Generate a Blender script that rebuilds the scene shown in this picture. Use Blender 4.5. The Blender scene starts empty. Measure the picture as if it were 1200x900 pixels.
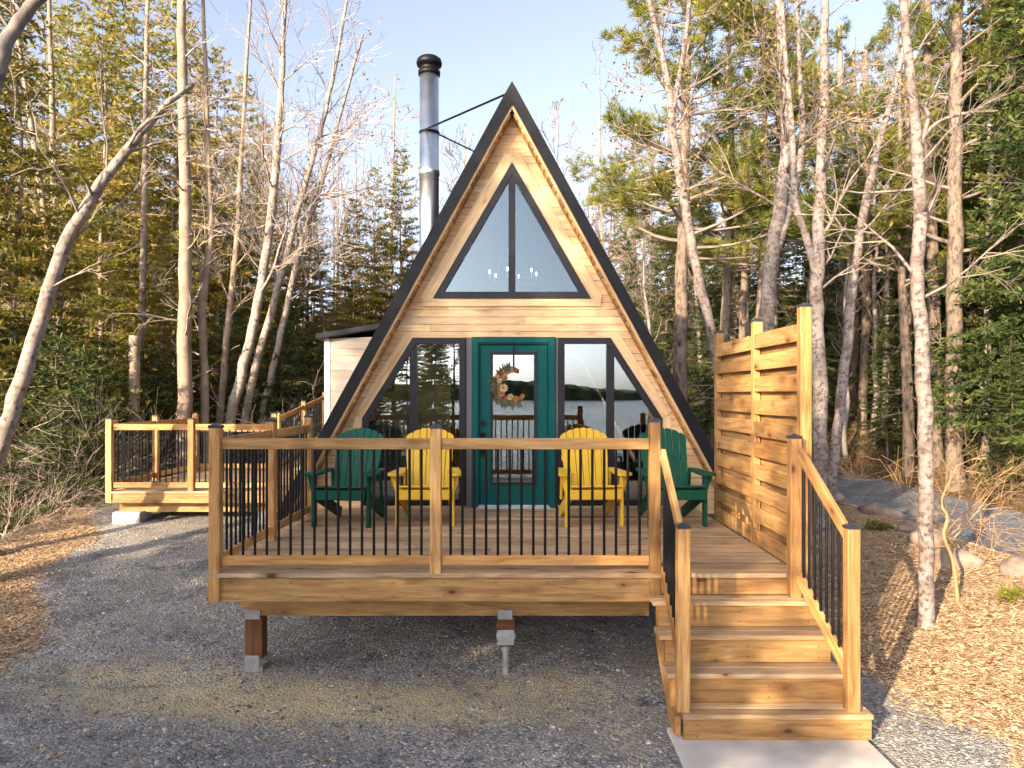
import bpy, math, random
import numpy as np
from mathutils import Vector, Matrix

SC = bpy.context.scene
COL = SC.collection
F, VX, VY, CZ = 900.0, 603.0, 462.0, 2.43          # focal length, vanishing point, eye height
V = Vector


def at(px, py, Y):
    """world point seen at pixel (px,py) of the 1200x900 photograph when it lies Y metres away"""
    return V(((px - VX) * Y / F, Y, CZ - (py - VY) * Y / F))


def sstep(a, b, x):
    t = min(1.0, max(0.0, (x - a) / (b - a)))
    return t * t * (3 - 2 * t)


# ------------------------------------------------------------------ materials
MATS = {}


def newmat(name):
    m = bpy.data.materials.new(name)
    m.use_nodes = True
    nt = m.node_tree
    b = nt.nodes['Principled BSDF']
    MATS[name] = m
    return m, nt, b


def N(nt, typ, **kw):
    n = nt.nodes.new(typ)
    for k, v in kw.items():
        if k in n.inputs:
            n.inputs[k].default_value = v
        else:
            setattr(n, k, v)
    return n


def L(nt, a, b):
    nt.links.new(a, b)


def ramp(nt, stops):
    r = nt.nodes.new('ShaderNodeValToRGB')
    e = r.color_ramp.elements
    while len(e) < len(stops):
        e.new(0.5)
    for k, (p, c) in enumerate(stops):
        e[k].position = p
        e[k].color = (c[0], c[1], c[2], 1)
    return r


def mixc(nt, typ, fac, a, b):
    m = nt.nodes.new('ShaderNodeMix')
    m.data_type = 'RGBA'
    m.blend_type = typ
    for sock, val in ((m.inputs[0], fac), (m.inputs[6], a), (m.inputs[7], b)):
        if isinstance(val, bpy.types.NodeSocket):
            nt.links.new(val, sock)
        elif isinstance(val, (int, float)):
            sock.default_value = val
        else:
            sock.default_value = (val[0], val[1], val[2], 1)
    return m.outputs[2]


def mathn(nt, op, a, b=None):
    m = nt.nodes.new('ShaderNodeMath')
    m.operation = op
    for k, val in enumerate((a, b)):
        if val is None:
            continue
        if isinstance(val, bpy.types.NodeSocket):
            nt.links.new(val, m.inputs[k])
        else:
            m.inputs[k].default_value = val
    return m.outputs[0]


def maprange(nt, v, a, b, c=0.0, d=1.0):
    m = nt.nodes.new('ShaderNodeMapRange')
    nt.links.new(v, m.inputs[0])
    for k, val in enumerate((a, b, c, d)):
        m.inputs[k + 1].default_value = val
    return m.outputs[0]


def attr(nt, name):
    a = nt.nodes.new('ShaderNodeAttribute')
    a.attribute_name = name
    return a.outputs['Fac']


def wood(name, dark, mid, light, knot=(0.10, 0.04, 0.015), rough=0.65, knots=0.55, var=0.35, red=(0.8, 0.5, 0.35)):
    m, nt, b = newmat(name)
    tc = N(nt, 'ShaderNodeTexCoord')
    mp = N(nt, 'ShaderNodeMapping'); mp.inputs['Scale'].default_value = (0.9, 11, 1); L(nt, tc.outputs['UV'], mp.inputs[0])
    n1 = N(nt, 'ShaderNodeTexNoise', Scale=2.2, Detail=6.0, Roughness=0.62, Distortion=0.9); L(nt, mp.outputs[0], n1.inputs['Vector'])
    r = ramp(nt, [(0.30, dark), (0.5, mid), (0.72, light)]); L(nt, n1.outputs['Fac'], r.inputs[0])
    mp2 = N(nt, 'ShaderNodeMapping'); mp2.inputs['Scale'].default_value = (4, 120, 1); L(nt, tc.outputs['UV'], mp2.inputs[0])
    n2 = N(nt, 'ShaderNodeTexNoise', Scale=1.6, Detail=3.0); L(nt, mp2.outputs[0], n2.inputs['Vector'])
    g = maprange(nt, n2.outputs['Fac'], 0.3, 0.7, 0.82, 1.08)
    c = mixc(nt, 'MULTIPLY', 1.0, r.outputs[0], g)
    # knots
    mp3 = N(nt, 'ShaderNodeMapping'); mp3.inputs['Scale'].default_value = (3.2, 6.5, 1); L(nt, tc.outputs['UV'], mp3.inputs[0])
    vo = N(nt, 'ShaderNodeTexVoronoi', Scale=1.0); L(nt, mp3.outputs[0], vo.inputs['Vector'])
    sep = N(nt, 'ShaderNodeSeparateColor'); L(nt, vo.outputs['Color'], sep.inputs[0])
    on = mathn(nt, 'GREATER_THAN', sep.outputs[0], 1 - knots)
    size = maprange(nt, sep.outputs[1], 0, 1, 0.6, 1.4)
    dd = mathn(nt, 'DIVIDE', vo.outputs['Distance'], size)
    k1 = mathn(nt, 'MULTIPLY', maprange(nt, dd, 0.06, 0.12, 1, 0), on)
    k2 = mathn(nt, 'MULTIPLY', maprange(nt, dd, 0.08, 0.40, 0.75, 0), on)
    c = mixc(nt, 'MIX', k2, c, tuple(0.55 * x + 0.45 * y for x, y in zip(dark, knot)))
    c = mixc(nt, 'MIX', k1, c, knot)
    # tone of each board
    rv = attr(nt, 'rnd')
    c = mixc(nt, 'MULTIPLY', 1.0, c, maprange(nt, rv, 0, 1, 1 - var, 1 + var * 0.55))
    rr = mathn(nt, 'FRACT', mathn(nt, 'MULTIPLY', rv, 7.3))
    c = mixc(nt, 'MULTIPLY', mathn(nt, 'MULTIPLY', rr, 0.55), c, red)
    # weather blotches
    n3 = N(nt, 'ShaderNodeTexNoise', Scale=1.7, Detail=4.0); L(nt, tc.outputs['Object'], n3.inputs['Vector'])
    c = mixc(nt, 'MULTIPLY', 1.0, c, maprange(nt, n3.outputs['Fac'], 0.3, 0.7, 0.8, 1.1))
    L(nt, c, b.inputs['Base Color'])
    b.inputs['Roughness'].default_value = rough
    b.inputs['Specular IOR Level'].default_value = 0.3
    bp = N(nt, 'ShaderNodeBump', Strength=0.25, Distance=0.004); L(nt, n2.outputs['Fac'], bp.inputs['Height'])
    L(nt, bp.outputs[0], b.inputs['Normal'])
    return m


def plain(name, col, rough=0.5, metal=0.0, noise=0.12, nscale=9.0, bump=0.0, spec=0.5):
    m, nt, b = newmat(name)
    tc = N(nt, 'ShaderNodeTexCoord')
    n = N(nt, 'ShaderNodeTexNoise', Scale=nscale, Detail=5.0); L(nt, tc.outputs['Object'], n.inputs['Vector'])
    c = mixc(nt, 'MULTIPLY', 1.0, col, maprange(nt, n.outputs['Fac'], 0.3, 0.7, 1 - noise, 1 + noise))
    L(nt, c, b.inputs['Base Color'])
    L(nt, maprange(nt, n.outputs['Fac'], 0.3, 0.7, rough * 0.85, min(1, rough * 1.15)), b.inputs['Roughness'])
    b.inputs['Metallic'].default_value = metal
    b.inputs['Specular IOR Level'].default_value = spec
    if bump:
        bp = N(nt, 'ShaderNodeBump', Strength=bump, Distance=0.01); L(nt, n.outputs['Fac'], bp.inputs['Height'])
        L(nt, bp.outputs[0], b.inputs['Normal'])
    return m


def bark(name, base, dark, patch, ns=3.0, zs=0.35, thr=0.56):
    m, nt, b = newmat(name)
    tc = N(nt, 'ShaderNodeTexCoord')
    mp = N(nt, 'ShaderNodeMapping'); mp.inputs['Scale'].default_value = (1, 1, zs); L(nt, tc.outputs['Object'], mp.inputs[0])
    n = N(nt, 'ShaderNodeTexNoise', Scale=ns * 4, Detail=6.0, Roughness=0.7); L(nt, mp.outputs[0], n.inputs['Vector'])
    n2 = N(nt, 'ShaderNodeTexNoise', Scale=ns, Detail=4.0, Roughness=0.6); L(nt, tc.outputs['Object'], n2.inputs['Vector'])
    c = mixc(nt, 'MIX', maprange(nt, n2.outputs['Fac'], 0.42, 0.62), base, patch)
    c = mixc(nt, 'MIX', maprange(nt, n.outputs['Fac'], thr, thr + 0.1, 0, 0.9), c, dark)
    L(nt, c, b.inputs['Base Color'])
    b.inputs['Roughness'].default_value = 0.85
    b.inputs['Specular IOR Level'].default_value = 0.2
    bp = N(nt, 'ShaderNodeBump', Strength=0.7, Distance=0.02); L(nt, n.outputs['Fac'], bp.inputs['Height'])
    L(nt, bp.outputs[0], b.inputs['Normal'])
    return m


def leafy(name, stops, trans=0.35):
    m, nt, b = newmat(name)
    rv = attr(nt, 'rnd')
    r = ramp(nt, stops); L(nt, rv, r.inputs[0])
    oi = N(nt, 'ShaderNodeObjectInfo')
    c = mixc(nt, 'MULTIPLY', 1.0, r.outputs[0], maprange(nt, oi.outputs['Random'], 0, 1, 0.75, 1.2))
    L(nt, c, b.inputs['Base Color'])
    b.inputs['Roughness'].default_value = 0.7
    b.inputs['Specular IOR Level'].default_value = 0.25
    tr = N(nt, 'ShaderNodeBsdfTranslucent'); L(nt, c, tr.inputs[0])
    mx = N(nt, 'ShaderNodeMixShader'); mx.inputs[0].default_value = trans
    L(nt, b.outputs[0], mx.inputs[1]); L(nt, tr.outputs[0], mx.inputs[2])
    L(nt, mx.outputs[0], nt.nodes['Material Output'].inputs[0])
    return m


W_DECK = wood('treated_lumber', (0.30, 0.145, 0.045), (0.49, 0.275, 0.10), (0.64, 0.405, 0.175), red=(.88, .66, .48), knots=.7, var=.42)
W_FLOOR = wood('deck_board_wood', (0.33, 0.205, 0.105), (0.50, 0.345, 0.195), (0.62, 0.465, 0.29), var=0.42, red=(.92, .74, .58))
W_SIDE = wood('pine_siding', (0.62, 0.39, 0.19), (0.74, 0.51, 0.28), (0.83, 0.62, 0.38), knot=(0.40, 0.22, 0.10), knots=0.3, var=0.15, red=(0.95, 0.75, 0.6))
W_PALE = wood('pale_siding', (0.60, 0.50, 0.38), (0.72, 0.62, 0.50), (0.8, 0.72, 0.6), knot=(0.4, 0.28, 0.18), knots=0.15, var=0.12)
W_FOOT = wood('stained_post_wood', (0.07, 0.028, 0.012), (0.13, 0.055, 0.022), (0.20, 0.09, 0.035), var=0.2)
W_ROOM = wood('interior_wood', (0.16, 0.09, 0.04), (0.24, 0.14, 0.07), (0.3, 0.19, 0.1))
M_BLACK = plain('black_metal', (0.005, 0.0048, 0.0065), 0.45, 0.0, 0.2, spec=.2)
M_ROOF = plain('black_roof_metal', (0.012, 0.012, 0.015), 0.45, 0.0, 0.25, 3.0, spec=.3)
M_CAP = plain('post_cap_black', (0.02, 0.022, 0.03), 0.3)
M_WINFR = plain('window_frame_black', (0.010, 0.009, 0.013), 0.4, spec=.25)
M_STRIP = plain('grey_brown_strip', (0.10, 0.085, 0.085), 0.55)
M_TEAL = plain('teal_paint', (0.0, 0.066, 0.062), 0.5, noise=0.06, spec=.15)
M_GREENC = plain('green_chair_plastic', (0.002, 0.062, 0.036), 0.5, spec=.2, noise=0.08)
M_YELLOW = plain('yellow_chair_plastic', (0.62, 0.37, 0.03), 0.5, spec=.2, noise=0.06)
M_GALV = plain('galvanised_steel', (0.42, 0.43, 0.44), 0.42, 0.75, 0.2, 14)
M_STEEL = plain('stainless_pipe', (0.84, 0.85, 0.87), 0.31, 1.0, 0.15, 3)
M_CONC = plain('concrete', (0.47, 0.43, 0.385), 0.85, 0, 0.28, 2.2, 0.2)
M_ROCK = plain('boulder_rock', (0.21, 0.15, 0.115), 0.9, 0, 0.5, 6, 0.7)
M_THRESH = plain('threshold_aluminium', (0.45, 0.52, 0.58), 0.4, 0.5)
M_WHITE = plain('white_enamel', (0.75, 0.75, 0.72), 0.4)
M_DRIFT = plain('driftwood', (0.26, 0.12, 0.05), 0.8, 0, 0.5, 20)
M_CREAM = plain('cream_petals', (0.46, 0.32, 0.18), 0.8, 0, 0.25, 30)
M_ORANGE = plain('rust_petals', (0.36, 0.15, 0.04), 0.8, 0, 0.3, 30)
M_OLIVE = plain('olive_leaves', (0.07, 0.06, 0.025), 0.7, 0, 0.4, 20)
M_DARKROOM = plain('dark_wall', (0.07, 0.06, 0.055), 0.8)
B_MOTTLE_SHADE = bark('mottled_shaded_bark', (0.24, 0.20, 0.18), (0.07, 0.05, 0.042), (0.15, 0.115, 0.10), 4.2, 1.0, 0.5)  # mottled birch bark, darkened to stand for shade on the right-hand trunks
B_BIRCH = bark('birch_bark', (0.33, 0.275, 0.235), (0.10, 0.075, 0.06), (0.22, 0.175, 0.15), 3.6, 1.0, 0.52)
B_GREY = bark('grey_bark', (0.24, 0.21, 0.19), (0.09, 0.07, 0.06), (0.155, 0.13, 0.115), 3.0, 0.6, 0.54)
B_PALE = bark('pale_bark', (0.30, 0.23, 0.17), (0.11, 0.08, 0.06), (0.20, 0.15, 0.11), 3.0, 0.6, 0.58)
B_DARK = bark('pine_bark', (0.15, 0.115, 0.09), (0.05, 0.038, 0.03), (0.21, 0.15, 0.11), 3.5, 0.35, 0.5)
B_TWIG = plain('twig_bark', (0.20, 0.15, 0.115), 0.9, 0, 0.3, 2)
B_TWIGP = plain('pale_twig_bark', (0.32, 0.25, 0.20), 0.9, 0, 0.25, 2)
B_TAN = plain('tan_twig_bark', (0.30, 0.18, 0.085), 0.85, 0, 0.3, 2)
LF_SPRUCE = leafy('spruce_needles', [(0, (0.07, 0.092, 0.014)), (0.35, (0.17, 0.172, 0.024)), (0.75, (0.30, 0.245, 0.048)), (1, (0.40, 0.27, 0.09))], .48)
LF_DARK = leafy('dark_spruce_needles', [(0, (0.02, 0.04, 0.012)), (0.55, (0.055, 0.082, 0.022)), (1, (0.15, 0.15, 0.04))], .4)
LF_PINE = leafy('pine_needles', [(0, (0.06, 0.092, 0.015)), (0.45, (0.16, 0.175, 0.026)), (1, (0.34, 0.27, 0.05))], .45)
LF_GOLD = leafy('golden_buds', [(0, (0.20, 0.13, 0.04)), (0.5, (0.30, 0.21, 0.07)), (1, (0.40, 0.26, 0.12))])
LF_BRONZE = leafy('bronze_buds', [(0, (0.22, 0.10, 0.05)), (1, (0.42, 0.2, 0.09))])
LF_SHRUB = leafy('shrub_leaves', [(0, (0.12, 0.13, 0.02)), (1, (0.26, 0.24, 0.04))])
LF_LITTER = leafy('dead_leaves', [(0, (0.12, 0.06, 0.025)), (0.5, (0.25, 0.14, 0.06)), (1, (0.38, 0.24, 0.11))], 0.1)


def glass_mat(name, refl, rough=0.0, tint=(1, 1, 1)):
    m, nt, b = newmat(name)
    nt.nodes.remove(b)
    gl = N(nt, 'ShaderNodeBsdfGlossy', Roughness=rough); gl.inputs[0].default_value = (*tint, 1)
    tr = N(nt, 'ShaderNodeBsdfTransparent'); tr.inputs[0].default_value = (0.82, 0.86, 0.86, 1)
    fr = N(nt, 'ShaderNodeFresnel', IOR=1.5)
    tc = N(nt, 'ShaderNodeTexCoord')
    n = N(nt, 'ShaderNodeTexNoise', Scale=1.1, Detail=1.0); L(nt, tc.outputs['Object'], n.inputs['Vector'])
    bp = N(nt, 'ShaderNodeBump', Strength=0.012, Distance=0.05); L(nt, n.outputs['Fac'], bp.inputs['Height'])
    L(nt, bp.outputs[0], gl.inputs['Normal'])
    fac = mathn(nt, 'MAXIMUM', mathn(nt, 'ADD', mathn(nt, 'MULTIPLY', fr.outputs[0], 1 - refl), refl), 0.0)
    mx = N(nt, 'ShaderNodeMixShader')
    L(nt, fac, mx.inputs[0]); L(nt, tr.outputs[0], mx.inputs[1]); L(nt, gl.outputs[0], mx.inputs[2])
    L(nt, mx.outputs[0], nt.nodes['Material Output'].inputs[0])
    return m


G_LOW = glass_mat('mirror_coated_glass', 0.165, tint=(.86, .94, 1))
G_TOP = glass_mat('upper_window_glass', 0.045, tint=(.72, .88, 1))
m, nt, b = newmat('lit_bulb')
b.inputs['Base Color'].default_value = (1, .8, .5, 1)
b.inputs['Emission Color'].default_value = (1, 0.72, 0.42, 1); b.inputs['Emission Strength'].default_value = 9
M_BULB = m


def ground_material():
    m, nt, b = newmat('ground_gravel_and_chips')
    geo = N(nt, 'ShaderNodeNewGeometry')
    P = geo.outputs['Position']
    sd = attr(nt, 'mulch'); sw = attr(nt, 'sawdust'); lt = attr(nt, 'litter')
    # gravel: voronoi cells of grey-blue crushed stone
    vo = N(nt, 'ShaderNodeTexVoronoi', Scale=44.0); L(nt, P, vo.inputs['Vector'])
    vo2 = N(nt, 'ShaderNodeTexVoronoi', Scale=95.0); L(nt, P, vo2.inputs['Vector'])
    s1 = N(nt, 'ShaderNodeSeparateColor'); L(nt, vo.outputs['Color'], s1.inputs[0])
    s2 = N(nt, 'ShaderNodeSeparateColor'); L(nt, vo2.outputs['Color'], s2.inputs[0])
    st = [(0, (0.075, 0.07, 0.068)), (0.3, (0.165, 0.157, 0.152)), (0.65, (0.25, 0.238, 0.228)), (0.85, (0.36, 0.315, 0.26)), (1, (0.55, 0.50, 0.44))]
    r1 = ramp(nt, st); L(nt, s1.outputs[0], r1.inputs[0])
    r2 = ramp(nt, st); L(nt, s2.outputs[0], r2.inputs[0])
    big = N(nt, 'ShaderNodeTexNoise', Scale=0.9, Detail=5.0, Roughness=0.6); L(nt, P, big.inputs['Vector'])
    mid = N(nt, 'ShaderNodeTexNoise', Scale=5.0, Detail=6.0, Roughness=0.7); L(nt, P, mid.inputs['Vector'])
    gcol = mixc(nt, 'MIX', maprange(nt, mid.outputs['Fac'], 0.35, 0.65), r1.outputs[0], r2.outputs[0])
    gcol = mixc(nt, 'MULTIPLY', 1.0, gcol, maprange(nt, big.outputs['Fac'], 0.3, 0.7, 1.05, 1.6))
    dirt = N(nt, 'ShaderNodeTexNoise', Scale=2.1, Detail=8.0, Roughness=0.68); L(nt, P, dirt.inputs['Vector'])
    gcol = mixc(nt, 'MIX', maprange(nt, dirt.outputs['Fac'], 0.5, 0.64, 0, 0.65), gcol, (0.30, 0.255, 0.20))
    gcol = mixc(nt, 'MIX', maprange(nt, dirt.outputs['Fac'], 0.47, 0.36, 0, 0.65), gcol, (0.075, 0.075, 0.082))
    # sawdust drift
    swn = mathn(nt, 'ADD', sw, mathn(nt, 'MULTIPLY', mathn(nt, 'SUBTRACT', mid.outputs['Fac'], 0.5), 1.3))
    swn = mathn(nt, 'ADD', swn, mathn(nt, 'MULTIPLY', mathn(nt, 'SUBTRACT', s2.outputs[1], 0.5), 0.35))
    swm = maprange(nt, swn, 0.2, 0.75, 0, 0.92)
    sc_ = mixc(nt, 'MIX', s2.outputs[0], (0.52, 0.39, 0.20), (0.74, 0.60, 0.35))
    gcol = mixc(nt, 'MIX', swm, gcol, sc_)
    # wood chips
    mp = N(nt, 'ShaderNodeMapping'); mp.inputs['Scale'].default_value = (26, 40, 26); mp.inputs['Rotation'].default_value = (0, 0, 0.5); L(nt, P, mp.inputs[0])
    wv = N(nt, 'ShaderNodeTexNoise', Scale=6.0, Detail=2.0); L(nt, P, wv.inputs['Vector'])
    add = N(nt, 'ShaderNodeVectorMath', operation='MULTIPLY_ADD'); L(nt, wv.outputs['Color'], add.inputs[0]); add.inputs[1].default_value = (6, 6, 6); L(nt, mp.outputs[0], add.inputs[2])
    vm = N(nt, 'ShaderNodeTexVoronoi', Scale=1.0); L(nt, add.outputs[0], vm.inputs['Vector'])
    s3 = N(nt, 'ShaderNodeSeparateColor'); L(nt, vm.outputs['Color'], s3.inputs[0])
    rm = ramp(nt, [(0, (0.13, 0.07, 0.03)), (0.3, (0.31, 0.195, 0.105)), (0.75, (0.46, 0.31, 0.18)), (1, (0.60, 0.445, 0.29))]); L(nt, s3.outputs[0], rm.inputs[0])
    mcol = mixc(nt, 'MULTIPLY', 1.0, rm.outputs[0], maprange(nt, mid.outputs['Fac'], 0.3, 0.7, 0.75, 1.15))
    # forest litter
    rl = ramp(nt, [(0, (0.06, 0.035, 0.018)), (0.5, (0.15, 0.09, 0.04)), (1, (0.29, 0.19, 0.09))]); L(nt, s3.outputs[1], rl.inputs[0])
    lcol = mixc(nt, 'MULTIPLY', 1.0, rl.outputs[0], maprange(nt, mid.outputs['Fac'], 0.3, 0.7, 0.6, 1.3))
    ed = mathn(nt, 'ADD', sd, mathn(nt, 'MULTIPLY', mathn(nt, 'SUBTRACT', mid.outputs['Fac'], 0.5), 0.55))
    c = mixc(nt, 'MIX', maprange(nt, ed, -0.06, 0.06), gcol, mcol)
    el = mathn(nt, 'ADD', lt, mathn(nt, 'MULTIPLY', mathn(nt, 'SUBTRACT', mid.outputs['Fac'], 0.5), 1.2))
    c = mixc(nt, 'MIX', maprange(nt, el, -0.2, 0.2), c, lcol)
    L(nt, c, b.inputs['Base Color'])
    b.inputs['Roughness'].default_value = 0.9
    b.inputs['Specular IOR Level'].default_value = 0.2
    h = mathn(nt, 'ADD', mathn(nt, 'MULTIPLY', vo.outputs['Distance'], -0.9), mathn(nt, 'MULTIPLY', vo2.outputs['Distance'], -0.5))
    h = mathn(nt, 'ADD', h, mathn(nt, 'MULTIPLY', mid.outputs['Fac'], 1.2))
    bp = N(nt, 'ShaderNodeBump', Strength=0.9, Distance=0.03); L(nt, h, bp.inputs['Height'])
    L(nt, bp.outputs[0], b.inputs['Normal'])
    return m


def lane_material():
    m, nt, b = newmat('lane_gravel')
    geo = N(nt, 'ShaderNodeNewGeometry'); P = geo.outputs['Position']
    vo = N(nt, 'ShaderNodeTexVoronoi', Scale=30.0); L(nt, P, vo.inputs['Vector'])
    s1 = N(nt, 'ShaderNodeSeparateColor'); L(nt, vo.outputs['Color'], s1.inputs[0])
    r1 = ramp(nt, [(0, (0.065, 0.065, 0.075)), (0.6, (0.14, 0.14, 0.155)), (1, (0.26, 0.255, 0.255))]); L(nt, s1.outputs[0], r1.inputs[0])  # stone colours lowered to carry the shade lying on the lane
    n = N(nt, 'ShaderNodeTexNoise', Scale=1.3, Detail=6.0); L(nt, P, n.inputs['Vector'])
    c = mixc(nt, 'MULTIPLY', 1.0, r1.outputs[0], maprange(nt, n.outputs['Fac'], 0.3, 0.7, 0.75, 1.2))
    L(nt, c, b.inputs['Base Color']); b.inputs['Roughness'].default_value = 0.95
    bp = N(nt, 'ShaderNodeBump', Strength=0.7, Distance=0.02); L(nt, vo.outputs['Distance'], bp.inputs['Height']); L(nt, bp.outputs[0], b.inputs['Normal'])
    return m


def water_material():
    m, nt, b = newmat('lake_water')
    b.inputs['Base Color'].default_value = (0.03, 0.06, 0.10, 1)
    b.inputs['Roughness'].default_value = 0.12
    geo = N(nt, 'ShaderNodeNewGeometry')
    mp = N(nt, 'ShaderNodeMapping'); mp.inputs['Scale'].default_value = (0.8, 2.6, 1); L(nt, geo.outputs['Position'], mp.inputs[0])
    n = N(nt, 'ShaderNodeTexNoise', Scale=1.0, Detail=6.0, Roughness=0.62); L(nt, mp.outputs[0], n.inputs['Vector'])
    bp = N(nt, 'ShaderNodeBump', Strength=1.0, Distance=1.2); L(nt, n.outputs['Fac'], bp.inputs['Height']); L(nt, bp.outputs[0], b.inputs['Normal'])
    return m


M_GROUND, M_LANE, M_WATER = ground_material(), lane_material(), water_material()
m, nt, b = newmat('gravel_stone')
r_ = ramp(nt, [(0, (0.07, 0.066, 0.065)), (0.5, (0.20, 0.19, 0.183)), (0.85, (0.33, 0.295, 0.255)), (1, (0.55, 0.49, 0.41))]); L(nt, attr(nt, 'rnd'), r_.inputs[0]); L(nt, r_.outputs[0], b.inputs['Base Color']); b.inputs['Roughness'].default_value = 0.85
M_STONE = m
m, nt, b = newmat('wood_chip')
r_ = ramp(nt, [(0, (0.15, 0.08, 0.035)), (0.4, (0.34, 0.215, 0.12)), (0.8, (0.48, 0.325, 0.19)), (1, (0.62, 0.46, 0.30))]); L(nt, attr(nt, 'rnd'), r_.inputs[0]); L(nt, r_.outputs[0], b.inputs['Base Color']); b.inputs['Roughness'].default_value = 0.85
M_CHIP = m


# ------------------------------------------------------------------ mesh building
class MB:
    def __init__(s):
        s.v, s.f, s.uv, s.rnd = [], [], [], []

    def add(s, verts, faces, uvs, rnd):
        o = len(s.v)
        s.v.extend(verts)
        for f, u in zip(faces, uvs):
            s.f.append([o + k for k in f])
            s.uv.extend(u)
            s.rnd.append(rnd)

    def board(s, a, b, w, t, side, ch=0.004, rnd=None):
        """squared timber from a to b: w across 'side', t across the third direction, eased edges"""
        a, b = V(a), V(b)
        d = (b - a); ln = d.length; d.normalize()
        sd = V(side); sd = (sd - d * sd.dot(d)).normalized()
        n = d.cross(sd)
        hw, ht = w / 2, t / 2
        c = min(ch, hw * 0.4, ht * 0.4)
        cs = [(-hw + c, -ht), (hw - c, -ht), (hw, -ht + c), (hw, ht - c), (hw - c, ht), (-hw + c, ht), (-hw, ht - c), (-hw, -ht + c)]
        rnd = random.random() if rnd is None else rnd
        ou, ov = random.random() * 40, random.random() * 40
        vs = [a + sd * x + n * y for x, y in cs] + [b + sd * x + n * y for x, y in cs]
        per = [0]
        for k in range(8):
            p, q = cs[k], cs[(k + 1) % 8]
            per.append(per[-1] + math.hypot(p[0] - q[0], p[1] - q[1]))
        fs, us = [], []
        for k in range(8):
            j = (k + 1) % 8
            fs.append([k, j, 8 + j, 8 + k])
            us.append([(ou, ov + per[k]), (ou, ov + per[k + 1]), (ou + ln, ov + per[k + 1]), (ou + ln, ov + per[k])])
        fs.append(list(range(7, -1, -1))); us.append([(ou + cs[k][1] * .3, ov + cs[k][0]) for k in range(7, -1, -1)])
        fs.append(list(range(8, 16))); us.append([(ou + cs[k][1] * .3, ov + cs[k][0]) for k in range(8)])
        s.add(vs, fs, us, rnd)
        return s

    def box(s, x0, x1, y0, y1, z0, z1, ch=0.004, rnd=None):
        dx, dy, dz = x1 - x0, y1 - y0, z1 - z0
        cx, cy, cz = (x0 + x1) / 2, (y0 + y1) / 2, (z0 + z1) / 2
        if dx >= dy and dx >= dz:
            return s.board((x0, cy, cz), (x1, cy, cz), dy, dz, (0, 1, 0), ch, rnd)
        if dy >= dz:
            return s.board((cx, y0, cz), (cx, y1, cz), dx, dz, (1, 0, 0), ch, rnd)
        return s.board((cx, cy, z0), (cx, cy, z1), dx, dy, (1, 0, 0), ch, rnd)

    def prism(s, poly, ext, udir=None, rnd=None):
        """planar polygon (list of points) given thickness along ext"""
        poly = [V(p) for p in poly]; ext = V(ext)
        nrm = (poly[1] - poly[0]).cross(poly[2] - poly[1])
        if nrm.dot(ext) > 0:
            poly.reverse()
        n = len(poly)
        u = V(udir).normalized() if udir else (poly[1] - poly[0]).normalized()
        w = u.cross(ext.normalized())
        rnd = random.random() if rnd is None else rnd
        ou, ov = random.random() * 40, random.random() * 40
        vs = poly + [p + ext for p in poly]
        uvp = [(ou + p.dot(u), ov + p.dot(w)) for p in poly]
        fs = [list(range(n)), list(range(2 * n - 1, n - 1, -1))]
        us = [uvp, uvp[::-1]]
        el = ext.length
        for k in range(n):
            j = (k + 1) % n
            fs.append([j, k, n + k, n + j])
            us.append([uvp[j], uvp[k], (uvp[k][0], uvp[k][1] + el), (uvp[j][0], uvp[j][1] + el)])
        s.add(vs, fs, us, rnd)
        return s

    def tube(s, pts, rad, sides=6, rnd=None, cap=True):
        pts = [V(p) for p in pts]
        n = len(pts)
        if isinstance(rad, (int, float)):
            rad = [rad] * n
        rnd = random.random() if rnd is None else rnd
        o = len(s.v)
        t0 = (pts[1] - pts[0]).normalized()
        ref = V((1, 0, 0)) if abs(t0.x) < 0.8 else V((0, 1, 0))
        x = (ref - t0 * ref.dot(t0)).normalized()
        ln = 0
        lens = []
        for k in range(n):
            t = (pts[min(k + 1, n - 1)] - pts[max(k - 1, 0)])
            if t.length < 1e-9:
                t = t0
            t.normalize()
            x = (x - t * x.dot(t))
            x = x.normalized() if x.length > 1e-6 else t.orthogonal().normalized()
            y = t.cross(x)
            if k:
                ln += (pts[k] - pts[k - 1]).length
            lens.append(ln)
            for q in range(sides):
                a = 2 * math.pi * q / sides
                s.v.append(pts[k] + (x * math.cos(a) + y * math.sin(a)) * rad[k])
        for k in range(n - 1):
            for q in range(sides):
                r = (q + 1) % sides
                s.f.append([o + k * sides + q, o + k * sides + r, o + (k + 1) * sides + r, o + (k + 1) * sides + q])
                u0, u1 = q / sides, (q + 1) / sides
                s.uv.extend([(lens[k], u0), (lens[k], u1), (lens[k + 1], u1), (lens[k + 1], u0)])
                s.rnd.append(rnd)
        if cap and sides > 3:
            s.f.append([o + q for q in range(sides - 1, -1, -1)]); s.uv.extend([(0, 0)] * sides); s.rnd.append(rnd)
            s.f.append([o + (n - 1) * sides + q for q in range(sides)]); s.uv.extend([(0, 0)] * sides); s.rnd.append(rnd)
        return s

    def lathe(s, prof, c=(0, 0, 0), sides=24, rnd=0.5):
        c = V(c)
        o = len(s.v)
        n = len(prof)
        for r, z in prof:
            for q in range(sides):
                a = 2 * math.pi * q / sides
                s.v.append(c + V((r * math.cos(a), r * math.sin(a), z)))
        for k in range(n - 1):
            for q in range(sides):
                r = (q + 1) % sides
                s.f.append([o + k * sides + q, o + k * sides + r, o + (k + 1) * sides + r, o + (k + 1) * sides + q])
                s.uv.extend([(0, 0)] * 4); s.rnd.append(rnd)
        s.f.append([o + q for q in range(sides - 1, -1, -1)]); s.uv.extend([(0, 0)] * sides); s.rnd.append(rnd)
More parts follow.
